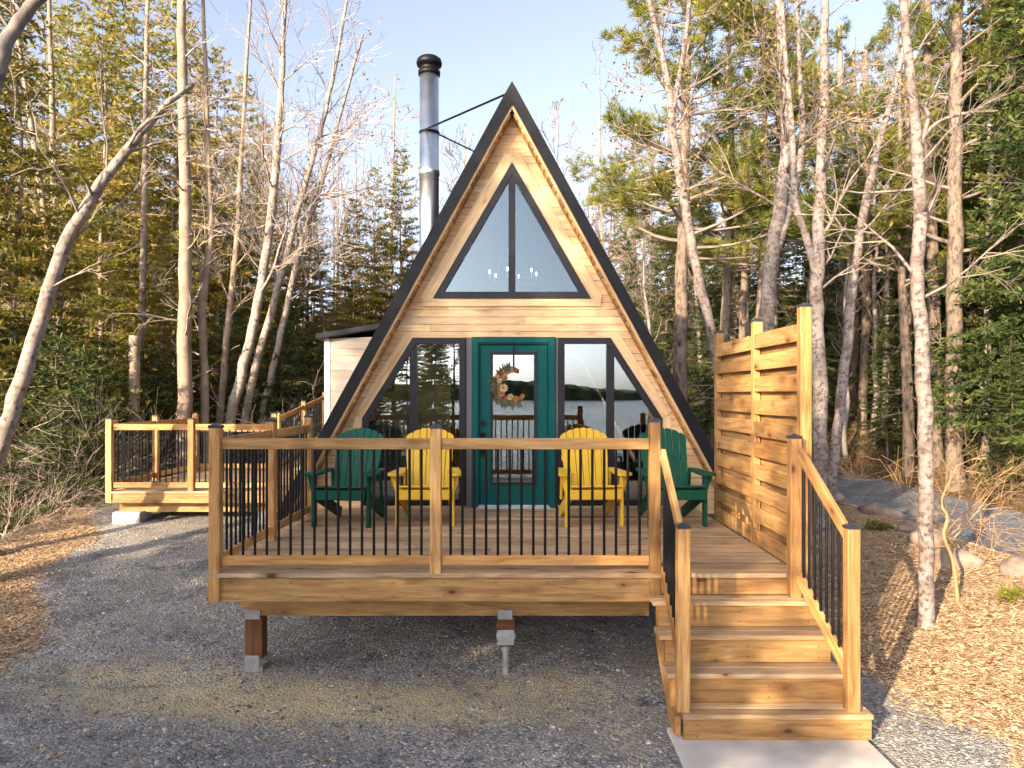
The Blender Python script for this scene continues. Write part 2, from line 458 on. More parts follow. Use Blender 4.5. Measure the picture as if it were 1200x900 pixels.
        s.f.append([o + (n - 1) * sides + q for q in range(sides)]); s.uv.extend([(0, 0)] * sides); s.rnd.append(rnd)
        return s

    def leaf(s, p, d, up, ln, w, rnd):
        sd = d.cross(up)
        if sd.length < 1e-4:
            sd = d.orthogonal()
        sd.normalize()
        o = len(s.v)
        m_ = p + d * (ln * 0.45)
        s.v.extend([p, m_ + sd * (w / 2), p + d * ln, m_ - sd * (w / 2)])
        s.f.append([o, o + 1, o + 2, o + 3]); s.uv.extend([(0, 0), (0, 1), (1, 1), (1, 0)]); s.rnd.append(rnd)

    def build(s, name, mat, parent=None, smooth=False):
        me = bpy.data.meshes.new(name)
        me.from_pydata([tuple(p) for p in s.v], [], s.f)
        uv = me.uv_layers.new(name='UVMap')
        uv.data.foreach_set('uv', np.array(s.uv, dtype=np.float32).ravel())
        a = me.attributes.new('rnd', 'FLOAT', 'FACE')
        a.data.foreach_set('value', np.array(s.rnd, dtype=np.float32))
        if smooth:
            me.polygons.foreach_set('use_smooth', np.ones(len(me.polygons), dtype=bool))
        me.materials.append(mat)
        o = bpy.data.objects.new(name, me)
        COL.objects.link(o)
        if parent is not None:
            o.parent = parent
        return o


def tag(o, label, cat, group=None):
    o['label'] = label; o['category'] = cat
    if group:
        o['group'] = group
    return o


def thing(name, label, cat, loc=(0, 0, 0), group=None):
    o = bpy.data.objects.new(name, None)
    o.empty_display_size = 0.1
    COL.objects.link(o)
    o.location = loc
    return tag(o, label, cat, group)


def structure(o):
    o['kind'] = 'structure'
    return o


def stuff(o, label=None, cat=None):
    o['kind'] = 'stuff'
    if label:
        tag(o, label, cat)
    return o


def kids(o):
    return [c for c in bpy.data.objects if c.parent == o]


CH = {}


def copy_thing(root, loc, rotz=0.0, scale=1.0, label=None, group=None, tilt=(0, 0)):
    if root.name not in CH:
        CH[root.name] = [(c, kids(c)) for c in kids(root)]
    r = root.copy(); COL.objects.link(r)
    r.location = loc; r.rotation_euler = (tilt[0], tilt[1], rotz); r.scale = (scale, scale, scale) if isinstance(scale, (int, float)) else scale
    if label: r['label'] = label
    if group: r['group'] = group
    elif 'group' in r and group == '': del r['group']
    for c, gs in CH[root.name]:
        d = c.copy(); COL.objects.link(d); d.parent = r
        for g in gs:
            e = g.copy(); COL.objects.link(e); e.parent = d
    return r


# ------------------------------------------------------------------ terrain
def lake_edge(x):
    """Y of the shore line: the lake lies in front of the cabin, a wooded point lies to the left"""
    return 2.2 if x > -1.7 else 2.2 - 40 * sstep(-1.7, -3.2, x)


def hgt(x, y):
    h = 0.10 * min(max(y - 6.3, 0), 7) * sstep(2.6, -1.5, x)
    # mulch mound on the right, lane behind it
    if x > 2.6:
        b = 0.45 * sstep(2.9, 5.9, x) * (1 - sstep(5.95, 7.0, x)) + 0.12 * sstep(6.0, 7.0, x)
        h += b * sstep(3.0, 7.5, y)
        h += 0.55 * sstep(10.2, 12.5, x) + 0.05 * max(0, x - 12.5)
    # bank falls away on the left, the woods rise again behind
    if x < -6.0:
        edge = -7.0 - 0.12 * (y - 10)
        h -= 0.5 * max(0, min(edge - x, 5)) * sstep(2, 6, y)
    if y > 20:
        h += 0.21 * min(y - 20, 60) * sstep(20, 30, y)
    # shore
    e = lake_edge(x)
    if y < e + 3:
        h -= 0.9 * sstep(e + 3, e - 3, y)
    if y < e - 3:
        h -= min(1.5, 0.2 * (e - 3 - y))
    return h


def mulch_sd(x, y):
    """signed distance-like value: positive on wood chips, negative on gravel"""
    right = x - (3.32 + 0.10 * math.sin(y * 1.7) - 0.09 * (y - 5.2)) if y > 0 else -1
    bx = -4.5 - 0.38 * max(0, y - 6.7)
    if y < 6.7:
        bx = -4.5 + 0.28 * (6.7 - y)
    left = (bx + 0.22 * math.sin(y * 1.9)) - x
    return max(right, left)


def make_ground():
    xs = np.concatenate([np.linspace(-400, -40, 14), np.linspace(-34, -12, 20), np.arange(-11, 14.01, 0.2), np.linspace(15, 36, 20), np.linspace(44, 400, 14)])
    ys = np.concatenate([np.linspace(-60, -4, 24), np.arange(-2, 4, 0.5), np.arange(4, 20.01, 0.2), np.linspace(21, 45, 25), np.linspace(50, 110, 14), np.linspace(140, 900, 8)])
    nx, ny = len(xs), len(ys)
    verts, mu, sa, li = [], [], [], []
    for y in ys:
        for x in xs:
            z = hgt(x, y)
            n = (1 - sstep(6.2, 6.8, x) * (1 - sstep(9.8, 10.4, x))) * (0.018 * math.sin(x * 3.1 + y * 1.3) * math.sin(y * 2.7 - x) + 0.012 * math.sin(x * 7.3) * math.sin(y * 6.1))
            verts.append((x, y, z + n * (1 if abs(x) < 30 else 0)))
            mu.append(max(-2, min(2, mulch_sd(x, y))))
            # sawdust drift in front of the deck
            q = 0.95 * math.exp(-((x + 1.6) / 2.3) ** 2 - ((y - 5.95 + 0.06 * x) / 0.42) ** 2)
            q = max(q, 0.55 * math.exp(-((x + 3.2) / 1.3) ** 2 - ((y - 6.6) / 0.3) ** 2), 0.6 * math.exp(-((x - 0.2) / 0.8) ** 2 - ((y - 6.35) / 0.35) ** 2), 0.35 * math.exp(-((x + 1.2) / 2.0) ** 2 - ((y - 8.6) / 0.8) ** 2))
            sa.append(q)
            far_l = max(-x - 7.2 - 0.12 * (y - 10), y - 18.5 if x < 5 else -9)
            far_r = max(x - 9.8, (y - 13.5) if x < 6 else -9) if x > 2.6 else -9
            li.append(max(-2, min(2, max(far_l, far_r))))
    faces = [(j * nx + i, j * nx + i + 1, (j + 1) * nx + i + 1, (j + 1) * nx + i) for j in range(ny - 1) for i in range(nx - 1)]
    me = bpy.data.meshes.new('ground')
    me.from_pydata(verts, [], faces)
    for nm, arr in (('mulch', mu), ('sawdust', sa), ('litter', li)):
        a = me.attributes.new(nm, 'FLOAT', 'POINT'); a.data.foreach_set('value', np.array(arr, dtype=np.float32))
    me.polygons.foreach_set('use_smooth', np.ones(len(me.polygons), dtype=bool))
    me.materials.append(M_GROUND)
    o = bpy.data.objects.new('ground', me); COL.objects.link(o)
    return structure(o)


def make_lane():
    mb = MB()
    ys = np.arange(4, 40, 0.5)
    rows = []
    for y in ys:
        c0 = 6.75 + 0.02 * (y - 9) - 0.35 * sstep(8, 3, y)
        c1 = 9.85 - 0.03 * (y - 14) + 0.25 * math.sin(y * .7) * .3
        if y > 24:
            c0 += (y - 24) * .12; c1 += (y - 24) * .12
        rows.append([V((c0 + (c1 - c0) * k / 8, y, hgt(c0 + (c1 - c0) * k / 8, y) + 0.035)) for k in range(9)])
    for j in range(len(rows) - 1):
        for k in range(8):
            mb.add([rows[j][k], rows[j][k + 1], rows[j + 1][k + 1], rows[j + 1][k]], [[0, 1, 2, 3]], [[(0, 0)] * 4], 0.5)
    structure(mb.build('gravel_road', M_LANE, None, True))


def make_water():
    mb = MB()
    mb.add([V((-900, -900, -0.42)), V((900, -900, -0.42)), V((900, 3.5, -0.42)), V((-900, 3.5, -0.42))], [[0, 1, 2, 3]], [[(0, 0)] * 4], 0.5)
    structure(mb.build('lake_water', M_WATER))
    rng = random.Random(5)
    mb = MB()                                        # wooded far shore
    pr = None
    for k in range(241):
        x = -420 + k * 3.5
        hh = 5.5 + 2.2 * math.sin(k * .07) + 1.4 * math.sin(k * .21 + 1) + rng.uniform(-0.9, 0.9)
        yb = -360 - 14 * math.sin(k * 0.05)
        row = [V((x, yb, -0.6)), V((x, yb - 3, 1.2)), V((x, yb - 7 + rng.uniform(-1, 1), hh * 0.75)), V((x, yb - 14, hh)), V((x, yb - 60, hh + 1))]
        if pr:
            for q in range(4):
                mb.add([pr[q], row[q], row[q + 1], pr[q + 1]], [[0, 1, 2, 3]], [[(0, 0)] * 4], rng.random())
        pr = row
    structure(mb.build('hills', LF_DARK))


def make_loose():
    rng = np.random.default_rng(3)
    rnd = random.Random(9)

    def scatter(name, n, region, size, mat, ok, flat, label, cat):
        vs, fs, rv = [], [], []
        x0, x1, y0, y1 = region
        cnt = 0
        tries = 0
        while cnt < n and tries < n * 12:
            tries += 1
            u = rnd.random()
            y = y0 * (y1 / y0) ** u if y0 > 0 else y0 + (y1 - y0) * u
            x = rnd.uniform(x0, x1)
            if not ok(x, y):
                continue
            cnt += 1
            z = hgt(x, y) + 0.018 * math.sin(x * 3.1 + y * 1.3) * math.sin(y * 2.7 - x) + 0.012 * math.sin(x * 7.3) * math.sin(y * 6.1)
            sz = size * rnd.uniform(0.5, 1.5)
            a = rnd.uniform(0, 6.283)
            o = len(vs)
            if flat:                                  # a wedge-shaped chip of wood
                lx, ly, lz = sz, sz * rnd.uniform(.25, .5), sz * 0.12
                tz = rnd.uniform(-.35, .35)
                pts = [(-lx, -ly, 0), (lx, -ly * .7, 0), (lx * .9, ly, 0), (-lx, ly * .8, 0), (-lx * .9, -ly * .6, lz), (lx * .8, -ly * .5, lz), (lx * .8, ly * .6, lz), (-lx * .8, ly * .5, lz)]
                for p in pts:
                    vs.append((x + p[0] * math.cos(a) - p[1] * math.sin(a), y + p[0] * math.sin(a) + p[1] * math.cos(a), z + p[2] + 0.006 + abs(tz) * lx * .5 + p[0] * tz))
                ff = [(4, 5, 6, 7), (0, 1, 5, 4), (1, 2, 6, 5), (2, 3, 7, 6), (3, 0, 4, 7)]
            else:
                pts = [(-1, -.6, 0), (.7, -.9, 0), (1.1, .5, 0), (-.5, .9, 0), (-.4, -.2, .75), (.5, .1, .85)]
                for p in pts:
                    q = [c * sz * rnd.uniform(.8, 1.2) for c in p]
                    vs.append((x + q[0] * math.cos(a) - q[1] * math.sin(a), y + q[0] * math.sin(a) + q[1] * math.cos(a), z - 0.003 + q[2] * .8))
                ff = [(0, 1, 5, 4), (1, 2, 5), (2, 3, 4, 5), (3, 0, 4)]
            r = rnd.random()
            for f in ff:
                fs.append([o + k for k in f]); rv.append(r)
        me = bpy.data.meshes.new(name)
        me.from_pydata(vs, [], fs)
        at_ = me.attributes.new('rnd', 'FLOAT', 'FACE'); at_.data.foreach_set('value', np.array(rv, dtype=np.float32))
        me.materials.append(mat)
        o = bpy.data.objects.new(name, me); COL.objects.link(o)
        return stuff(o, label, cat)

    def pad(x, y):
        return 1.05 < x < 2.55 and 3.9 < y < 6.2
    scatter('gravel', 19000, (-7, 3.9, 4.7, 11), 0.0115, M_STONE, lambda x, y: mulch_sd(x, y) < 0.1 and not pad(x, y), False, 'loose crushed grey stones covering the yard round the deck', 'gravel')
    scatter('wood_chips', 26000, (3.0, 6.6, 4.8, 14), 0.020, M_CHIP, lambda x, y: mulch_sd(x, y) > -0.12 + 0.2 * math.sin(x * 9) * math.sin(y * 8), True, 'tan wood chips spread over the bank right of the stairs', 'wood chips')
    scatter('wood_chips', 13000, (-9, -4, 5.5, 15), 0.021, M_CHIP, lambda x, y: mulch_sd(x, y) > -0.1 + 0.2 * math.sin(x * 9) * math.sin(y * 8), True, 'tan wood chips spread along the left edge of the gravel', 'wood chips')
    scatter('gravel', 600, (-7, 3.9, 4.7, 11), 0.02, M_STONE, lambda x, y: mulch_sd(x, y) < 0.1 and not pad(x, y), False, 'larger loose stones lying in the grey gravel yard', 'gravel')
    scatter('wood_chips', 700, (-7, 3.9, 4.7, 11), 0.022, M_CHIP, lambda x, y: mulch_sd(x, y) < 0 and not pad(x, y), True, 'stray wood chips strewn over the grey gravel yard', 'wood chips')
    scatter('leaf_litter', 6000, (9.6, 22, 11, 30), 0.045, LF_LITTER, lambda x, y: True, True, 'brown leaf litter on the bank beyond the lane', 'leaf litter')


make_ground(); make_lane(); make_water(); make_loose()

# concrete landing at the stair foot
mb = MB().box(1.10, 2.46, 3.6, 5.55, -0.1, 0.022, 0.006)
structure(mb.build('concrete_path', M_CONC))

# ------------------------------------------------------------------ cabin
WY = 9.68                    # front wall plane
RX, RZ, RS = -0.031, 6.27, 0.545   # ridge position and half-slope (run per metre of drop)
RF, RB = 9.42, 16.6          # roof front and back edges


def wp(px, py, y=WY):
    return V(((px - VX) * WY / F, y, CZ - (py - VY) * WY / F))


def inset(poly, w):
    """inward offset of a convex polygon lying in the XZ plane"""
    n = len(poly)
    area = sum(poly[k].x * poly[(k + 1) % n].z - poly[(k + 1) % n].x * poly[k].z for k in range(n))
    if area < 0:
        poly = poly[::-1]
    out = []
    for k in range(n):
        a, b, c = poly[k - 1], poly[k], poly[(k + 1) % n]
        d1 = (b - a).normalized(); d2 = (c - b).normalized()
        n1 = V((-d1.z, 0, d1.x)); n2 = V((-d2.z, 0, d2.x))
        den = d1.x * d2.z - d1.z * d2.x
        p1, p2 = a + n1 * w, b + n2 * w
        t = ((p2.x - p1.x) * d2.z - (p2.z - p1.z) * d2.x) / den
        out.append(p1 + d1 * t)
    return poly, out


def ring(mb, poly, w, y0, y1):
    outer, inner = inset(poly, w)
    n = len(outer)
    for k in range(n):
        j = (k + 1) % n
        q = [V((p.x, y0, p.z)) for p in (outer[k], outer[j], inner[j], inner[k])]
        mb.prism(q, (0, y1 - y0, 0), (outer[j] - outer[k]))
    return inner


OPEN_TOP = [wp(600, 191), wp(692, 350), wp(507.5, 350)]
OPEN_L = [wp(484, 396), wp(545.5, 396), wp(545.5, 592), wp(425, 592), wp(425, 490)]
OPEN_R = [wp(654.5, 396), wp(715, 396), wp(775.5, 490), wp(775.5, 592), wp(654.5, 592)]
OPEN_D = [wp(545.5, 396), wp(654.5, 396), wp(654.5, 601), wp(545.5, 601)]

cabin = thing('cabin', 'A-frame cabin with black metal roof, pale pine front and teal door', 'cabin', (RX, WY, 1.0))
CAB = cabin


def part(mb, name, mat, parent, smooth=False):
    """link a mesh as a part; its points are in world space, so undo the parent's place"""
    o = mb.build(name, mat, parent, smooth)
    m_ = Matrix.Identity(4)
    p = parent
    off = V((0, 0, 0))
    while p is not None:
        off += V(p.location); p = p.parent
    o.data.transform(Matrix.Translation(-off))
    return o


def span(poly, z):
    xs = []
    n = len(poly)
    for k in range(n):
        a, b = poly[k], poly[(k + 1) % n]
        if abs(a.z - b.z) < 1e-6:
            if abs(a.z - z) < 1e-4:
                xs += [a.x, b.x]
            continue
        t = (z - a.z) / (b.z - a.z)
        if -1e-6 <= t <= 1 + 1e-6:
            xs.append(a.x + (b.x - a.x) * t)
    return (min(xs), max(xs)) if len(xs) >= 2 else None


def wall():
    mb = MB()
    rng = random.Random(11)
    ops = [OPEN_TOP, OPEN_L, OPEN_R, OPEN_D]
    z = 0.92
    top = RZ - 0.25
    cuts_all = sorted({round(p.z, 5) for o in ops for p in o})
    PIT = 0.092
    while z < top - 0.03:
        z1 = min(z + PIT, top)
        zs = [z] + [c for c in cuts_all if z + 0.004 < c < z1 - 0.004] + [z1]
        rr = rng.random()
        for a, b in zip(zs[:-1], zs[1:]):
            e = 1e-4
            lo = [(-(RZ - a) * RS + RX + 0.13, (RZ - a) * RS + RX - 0.13), (-(RZ - b) * RS + RX + 0.13, (RZ - b) * RS + RX - 0.13)]
            segs = [((lo[0][0], lo[1][0]), (lo[0][1], lo[1][1]))]
            for o in ops:
                s0, s1 = span(o, a + e), span(o, b - e)
                if s0 is None or s1 is None:
                    continue
                new = []
                for (l, r) in segs:
                    if s0[0] > r[0] or s0[1] < l[0]:
                        new.append((l, r)); continue
                    new.append((l, (s0[0], s1[0]))); new.append(((s0[1], s1[1]), r))
                segs = new
            for (l, r) in segs:
                if r[0] - l[0] < 0.01 and r[1] - l[1] < 0.01:
                    continue
                # butt joints now and then along a course
                js = []
                if a == zs[0] and len(zs) == 2 and min(r) - max(l) > 1.4:
                    x = max(l) + rng.uniform(.4, 2.2)
                    while x < min(r) - 0.3:
                        js.append(x); x += rng.uniform(1.2, 2.6)
                ed = [l] + [(x, x) for x in js] + [r]
                g = 0.0024
                for k in range(len(ed) - 1):
                    p, q = ed[k], ed[k + 1]
                    gg = 0.0015
                    bt = a + (g if a == zs[0] else 0); tp = b - (g if b == zs[-1] else 0)
                    mb.prism([V((p[0] + gg, WY, bt)), V((q[0] - gg, WY, bt)), V((max(q[1] - gg, p[1] + gg), WY, tp)), V((p[1] + gg, WY, tp))], (0, 0.02, 0), (1, 0, 0), rr if not js else rng.random())
        z = z1
    return mb


part(wall(), 'wall', W_SIDE, cabin)
# trim boards round the openings, proud of the siding
mb = MB()


def trim_along(a, b, w, out, e0=0.0, e1=0.0, th=.022):
    d = (b - a).normalized()
    n = V((out[0], 0, out[1])); n = (n - d * n.dot(d)).normalized()
    a, b = a - d * e0, b + d * e1
    y = V((0, -0.012, 0))
    mb.board(a + n * (w / 2) + V((0, WY - 0.0135 - a.y, 0)), b + n * (w / 2) + V((0, WY - 0.0135 - b.y, 0)), w, th, n, 0.002)


trim_along(OPEN_TOP[0], OPEN_TOP[2], 0.145, (-1, 1), 0.06, 0.06)
trim_along(OPEN_TOP[0], OPEN_TOP[1], 0.145, (1, 1), 0.06, 0.06, .018)
trim_along(OPEN_TOP[2], OPEN_TOP[1], 0.10, (0, -1), 0.13, 0.13, .0265)
trim_along(OPEN_L[4], OPEN_L[0], 0.12, (-1, 1), 0.0, 0.0)
trim_along(OPEN_R[1], OPEN_R[2], 0.12, (1, 1), 0.0, 0.0)
trim_along(OPEN_L[4], OPEN_L[3], 0.12, (-1, 0), 0.02, 0.0, .018)
trim_along(OPEN_R[2], OPEN_R[3], 0.12, (1, 0), 0.02, 0.0, .018)
part(mb, 'trim_boards', W_SIDE, cabin)

# roof: black slabs, fascia, soffit
zb = 0.90
slope_n = V((1, 0, RS)).normalized()          # outward normal of the right-hand slope (x, z)
for sgn in (-1, 1):
    nrm = V((sgn * slope_n.x, 0, slope_n.z))
    T = 0.05
    top = V((RX, RF + .03, RZ)); bot = V((RX + sgn * RS * (RZ - zb), RF + .03, zb))
    mb = MB()
    # slab with a plumb cut at the ridge
    inn_top = V((RX, RF + .03, RZ - T / nrm.z)); inn_bot = bot - nrm * T
    mb.prism([top, bot, inn_bot, inn_top], (0, RB - RF - .03, 0))
    # standing ribs
    d = (bot - top).normalized()
    y = RF + .03
    ribs = []
    while y < RB:
        p = V((RX, y, RZ)) + d * 0.06 + nrm * -0.004; q = V((bot.x, y, bot.z)) + nrm * -0.004
        mb.board(p, q, 0.025, 0.026, (0, 1, 0), 0.003)
        y += 0.40
    rf = part(mb, 'roof', M_ROOF, cabin)
    mb = MB()                                        # fascia on the front edge
    FT = 0.125
    mb.prism([V((top.x, RF, top.z + .004)), V((bot.x, RF, bot.z)) + nrm * .004, V((bot.x, RF, bot.z)) - nrm * FT, V((RX, RF, RZ - FT / nrm.z))], (0, 0.032, 0))
    fz = part(mb, 'fascia', M_BLACK, rf)
    mb = MB()                                        # thin wood edge board
    i0 = V((RX, RF + .033, RZ - (FT - .004) / nrm.z)); i1 = V((bot.x, RF + .033, bot.z)) - nrm * (FT - .004)
    mb.prism([i0, i1, i1 - nrm * .034, V((RX, i0.y, RZ - (FT + .03) / nrm.z))], (0, 0.02, 0), d)
    part(mb, 'edge_board', W_SIDE, rf)
    mb = MB()                                        # soffit panels: dark, grooved
    k = 0.05
    ln = (bot - top).length
    while k < ln:
        a = V((RX, 0, RZ)) + d * k - nrm * (FT + 0.018 + .03); b_ = V((RX, 0, RZ)) + d * min(k + 0.088, ln) - nrm * (FT + 0.018 + .03)
        if (a.x - RX) * sgn > 0.0:
            mb.prism([V((a.x, RF + .055, a.z)), V((b_.x, RF + .055, b_.z)), V((b_.x, WY - .002, b_.z)), V((a.x, WY - .002, a.z))], nrm * 0.018, (0, 1, 0))
        k += 0.10
    part(mb, 'soffit', W_DECK, rf)
    mb = MB()                                        # pine lining of the slope seen from inside
    a = V((RX, 0, RZ - 0.18 / nrm.z)); b_ = bot - nrm * .18
    mb.prism([V((a.x, WY + .025, a.z)), V((b_.x, WY + .025, b_.z)), V((b_.x, RB - .1, b_.z)), V((a.x, RB - .1, a.z))], nrm * 0.12, (0, 1, 0))
    part(mb, 'ceiling_lining', W_ROOM, rf)
mb = MB()
for sgn in (-1, 1):
    n_ = V((sgn * slope_n.x, 0, slope_n.z)); d_ = V((sgn * RS, 0, -1)).normalized()
    a = V((RX, RF + .036, RZ + .002)); 
    mb.prism([a + V((0, 0, .012)), a + d_ * .15 + n_ * .008, a + d_ * .15 + n_ * .002, a], (0, RB - RF - .04, 0))
part(mb, 'ridge_cap', M_ROOF, cabin)
mb = MB()                                            # back wall and floors
mb.prism([V((RX, RB - .15, RZ - .3)), V((RX + 2.6, RB - .15, .95)), V((RX - 2.6, RB - .15, .95))], (0, .1, 0), (1, 0, 0))
part(mb, 'back_wall', W_ROOM, cabin)
mb = MB().box(-2.7, 2.65, WY + .03, RB - .2, .93, .985)
part(mb, 'floor', W_ROOM, cabin)
mb = MB().box(-1.35, 1.3, WY + 2.2, RB - .2, 3.25, 3.40)
part(mb, 'loft_floor', W_ROOM, cabin)
mb = MB().box(-2.75, 2.7, WY + .03, WY + .12, .2, .925)   # rim under the wall
part(mb, 'foundation', M_DARKROOM, cabin)


def window(name, poly, mull, gl, fw=0.078):
    mb = MB()
    inner = ring(mb, poly, fw, WY - 0.045, WY + 0.05)
    fr = part(mb, name, M_WINFR, cabin)
    lo = min(p.z for p in inner); hi = max(p.z for p in inner)
    mbm = MB()
    for x0, x1 in mull:
        s0 = span(inner, lo + 1e-4)
        zt = [hi, hi]
        for k, x in enumerate((x0, x1)):
            best = lo
            for j in range(len(inner)):
                a, b_ = inner[j], inner[(j + 1) % len(inner)]
                if abs(a.x - b_.x) > 1e-6:
                    t = (x - a.x) / (b_.x - a.x)
                    if 0 <= t <= 1:
                        best = max(best, a.z + (b_.z - a.z) * t)
            zt[k] = best
        pts = [V((x0, WY - .038, lo)), V((x1, WY - .038, lo)), V((x1, WY - .038, zt[1]))]
        if x0 < inner[0].x < x1 and len(inner) == 3:
            pass
        xm = (x0 + x1) / 2
        if len(inner) == 3:
            pts.append(V((xm, WY - .038, hi - .004)))
        pts.append(V((x0, WY - .038, zt[0])))
        mbm.prism(pts, (0, .08, 0), (0, 0, 1))
    part(mbm, 'mullion', M_WINFR, fr)
    # one pane on each side of the mullion
    xs = [-9] + [c for p in mull for c in p] + [9]
    for k in range(0, len(xs), 2):
        a, b_ = xs[k], xs[k + 1]
        poly2 = clip_x(inner, a, b_)
        if len(poly2) > 2:
            mbp = MB().prism([V((p.x, WY + 0.0, p.z)) for p in poly2], (0, .006, 0), (1, 0, 0))
            part(mbp, 'pane', gl, fr)
    return fr


def clip_x(poly, a, b):
    def cl(ps, inside, cut):
        out = []
        for k in range(len(ps)):
            p, q = ps[k], ps[(k + 1) % len(ps)]
            if inside(p): out.append(p)
            if inside(p) != inside(q):
                t = (cut - p.x) / (q.x - p.x); out.append(p + (q - p) * t)
        return out
    ps = cl(poly, lambda p: p.x >= a, a)
    return cl(ps, lambda p: p.x <= b, b) if ps else ps


def wx(px):
    return (px - VX) * WY / F


window('gable_window', OPEN_TOP, [(wx(596), wx(604))], G_TOP, 0.082)
window('window', OPEN_L, [(wx(480.5), wx(489))], G_LOW, 0.075)
window('window', OPEN_R, [(wx(710.5), wx(719.5))], G_LOW, 0.075)

# door between two grey strips
dz0, dz1 = wp(0, 593).z, wp(0, 395).z
mb = MB()
x0, x1 = wx(553.5), wx(650.5)
mb.box(wx(546), x0 - .002, WY - .02, WY + .05, .95, dz1 - .005); mb.box(x1 + .002, wx(654.3), WY - .02, WY + .05, .95, dz1 - .005)
part(mb, 'corner_strip', M_STRIP, cabin)
mb = MB()
mb.box(x0, x0 + .075, WY - .05, WY + .06, dz0 - .02, dz1); mb.box(x1 - .075, x1, WY - .05, WY + .06, dz0 - .02, dz1)
mb.box(x0 + .0755, x1 - .0755, WY - .05, WY + .06, dz1 - .075, dz1)
mb.box(x0 + .0755, x0 + .092, WY - .028, WY + .05, dz0 - .02, dz1 - .076, .002); mb.box(x1 - .092, x1 - .0755, WY - .028, WY + .05, dz0 - .02, dz1 - .076, .002)
mb.box(x0 + .0925, x1 - .0925, WY - .028, WY + .05, dz1 - .092, dz1 - .0765, .002)
df = part(mb, 'door_frame', M_TEAL, cabin)
mb = MB()
a0, a1, s0, s1 = x0 + .096, x1 - .096, dz0 + .02, dz1 - .096
lx0, lx1, lz0, lz1 = wx(575), wx(628.5), wp(0, 567.5).z, wp(0, 413).z
yd = WY + .0
mb.box(a0, lx0, yd, yd + .045, s0, s1); mb.box(lx1, a1, yd, yd + .045, s0, s1)
mb.box(lx0 + .0005, lx1 - .0005, yd + .001, yd + .044, lz1, s1); mb.box(lx0 + .0005, lx1 - .0005, yd + .001, yd + .044, s0, lz0)
dr = part(mb, 'door', M_TEAL, cabin)
mb = MB()
ring(mb, [V((lx0 - .006, 0, lz0 - .006)), V((lx1 + .006, 0, lz0 - .006)), V((lx1 + .006, 0, lz1 + .006)), V((lx0 - .006, 0, lz1 + .006))], .036, yd - .014, yd + .04)
part(mb, 'glass_frame', M_WINFR, dr)
mb = MB().box(lx0 + .029, lx1 - .029, yd + .012, yd + .018, lz0 + .029, lz1 - .029, 0.0005)
part(mb, 'pane', G_LOW, dr)
mb = MB()
for f_ in (0.5,):
    xx = lx0 + (lx1 - lx0) * f_
mb = MB()
hx = wx(565.5)
mb.prism([V((hx + .034 * math.cos(t), yd - .028, wp(0, 496).z + .034 * math.sin(t))) for t in np.linspace(0, 5.9, 16)], (0, .027, 0))
part(mb, 'deadbolt', M_BLACK, dr)
mb = MB()
zz = wp(0, 509).z
mb.board((hx, yd - .006, zz + .02), (hx, yd - .006, zz - .28), .055, .012, (1, 0, 0))
mb.tube([(hx, yd - .012, zz - .01), (hx, yd - .055, zz - .02), (hx, yd - .065, zz - .12), (hx, yd - .055, zz - .22), (hx, yd - .012, zz - .235)], .011, 8)
mb.tube([(hx - .02, yd - .03, zz + .012), (hx + .03, yd - .034, zz + .012)], .013, 8)
part(mb, 'handle', M_BLACK, dr)
mb = MB().box(wx(559), wx(645), WY - .075, WY + .05, dz0 - .045, dz0 - .005)
mb.box(wx(561), wx(643), WY - .04, WY + .05, dz0 - .004, dz0 + .016)
part(mb, 'threshold', M_THRESH, cabin)
mb = MB().box(wx(544), wx(652), WY - .085, WY - .001, 1.002, dz0 - .0455)
part(mb, 'door_step', W_SIDE, cabin)
mb = MB()
mb.box(wx(408), wx(543.5), WY - .03, WY - .001, 1.002, 1.03 + .02); part(mb, 'base_board', W_SIDE, cabin); mb = MB().box(wx(652.5), wx(793), WY - .03, WY - .001, 1.002, 1.03 + .02)
part(mb, 'base_board', W_SIDE, cabin)

# annex on the left flank
mb = MB()
ax0, ay = -2.97, 12.0
z = 0.5
rng = random.Random(4)
while z < 3.35:
    z1 = z + 0.115
    tl = lambda x: 3.30 + (x - ax0) * 0.16
    za, zb_ = z + .002, z1 - .002
    if za < tl(ax0):
        xr = -1.0
        if zb_ <= tl(ax0):
            mb.prism([V((ax0 + .09, ay, za)), V((xr, ay, za)), V((xr, ay, zb_)), V((ax0 + .09, ay, zb_))], (0, .02, 0), (1, 0, 0))
        else:
            mb.prism([V((ax0 + .09, ay, za)), V((xr, ay, za)), V((xr, ay, min(zb_, tl(xr)))), V((ax0 + .09, ay, tl(ax0)))], (0, .02, 0), (1, 0, 0))
    z = z1
an = part(mb, 'annex', W_PALE, cabin)
mb = MB().box(ax0, ax0 + .088, ay - .012, ay + .03, .5, 3.30, .003)
part(mb, 'corner_trim', M_WHITE, an)
mb = MB().box(ax0 + .01, -1.2, ay + .022, ay + 2.4, .5, 3.27)
part(mb, 'annex_body', W_PALE, an)
mb = MB().board((ax0 - .10, ay + 1.2, 3.325), (-1.3, ay + 1.2, 3.325 + (-1.3 - ax0 + .1) * .16), 2.7, .09, (0, 1, 0), .01)
part(mb, 'annex_roof', M_ROOF, an)

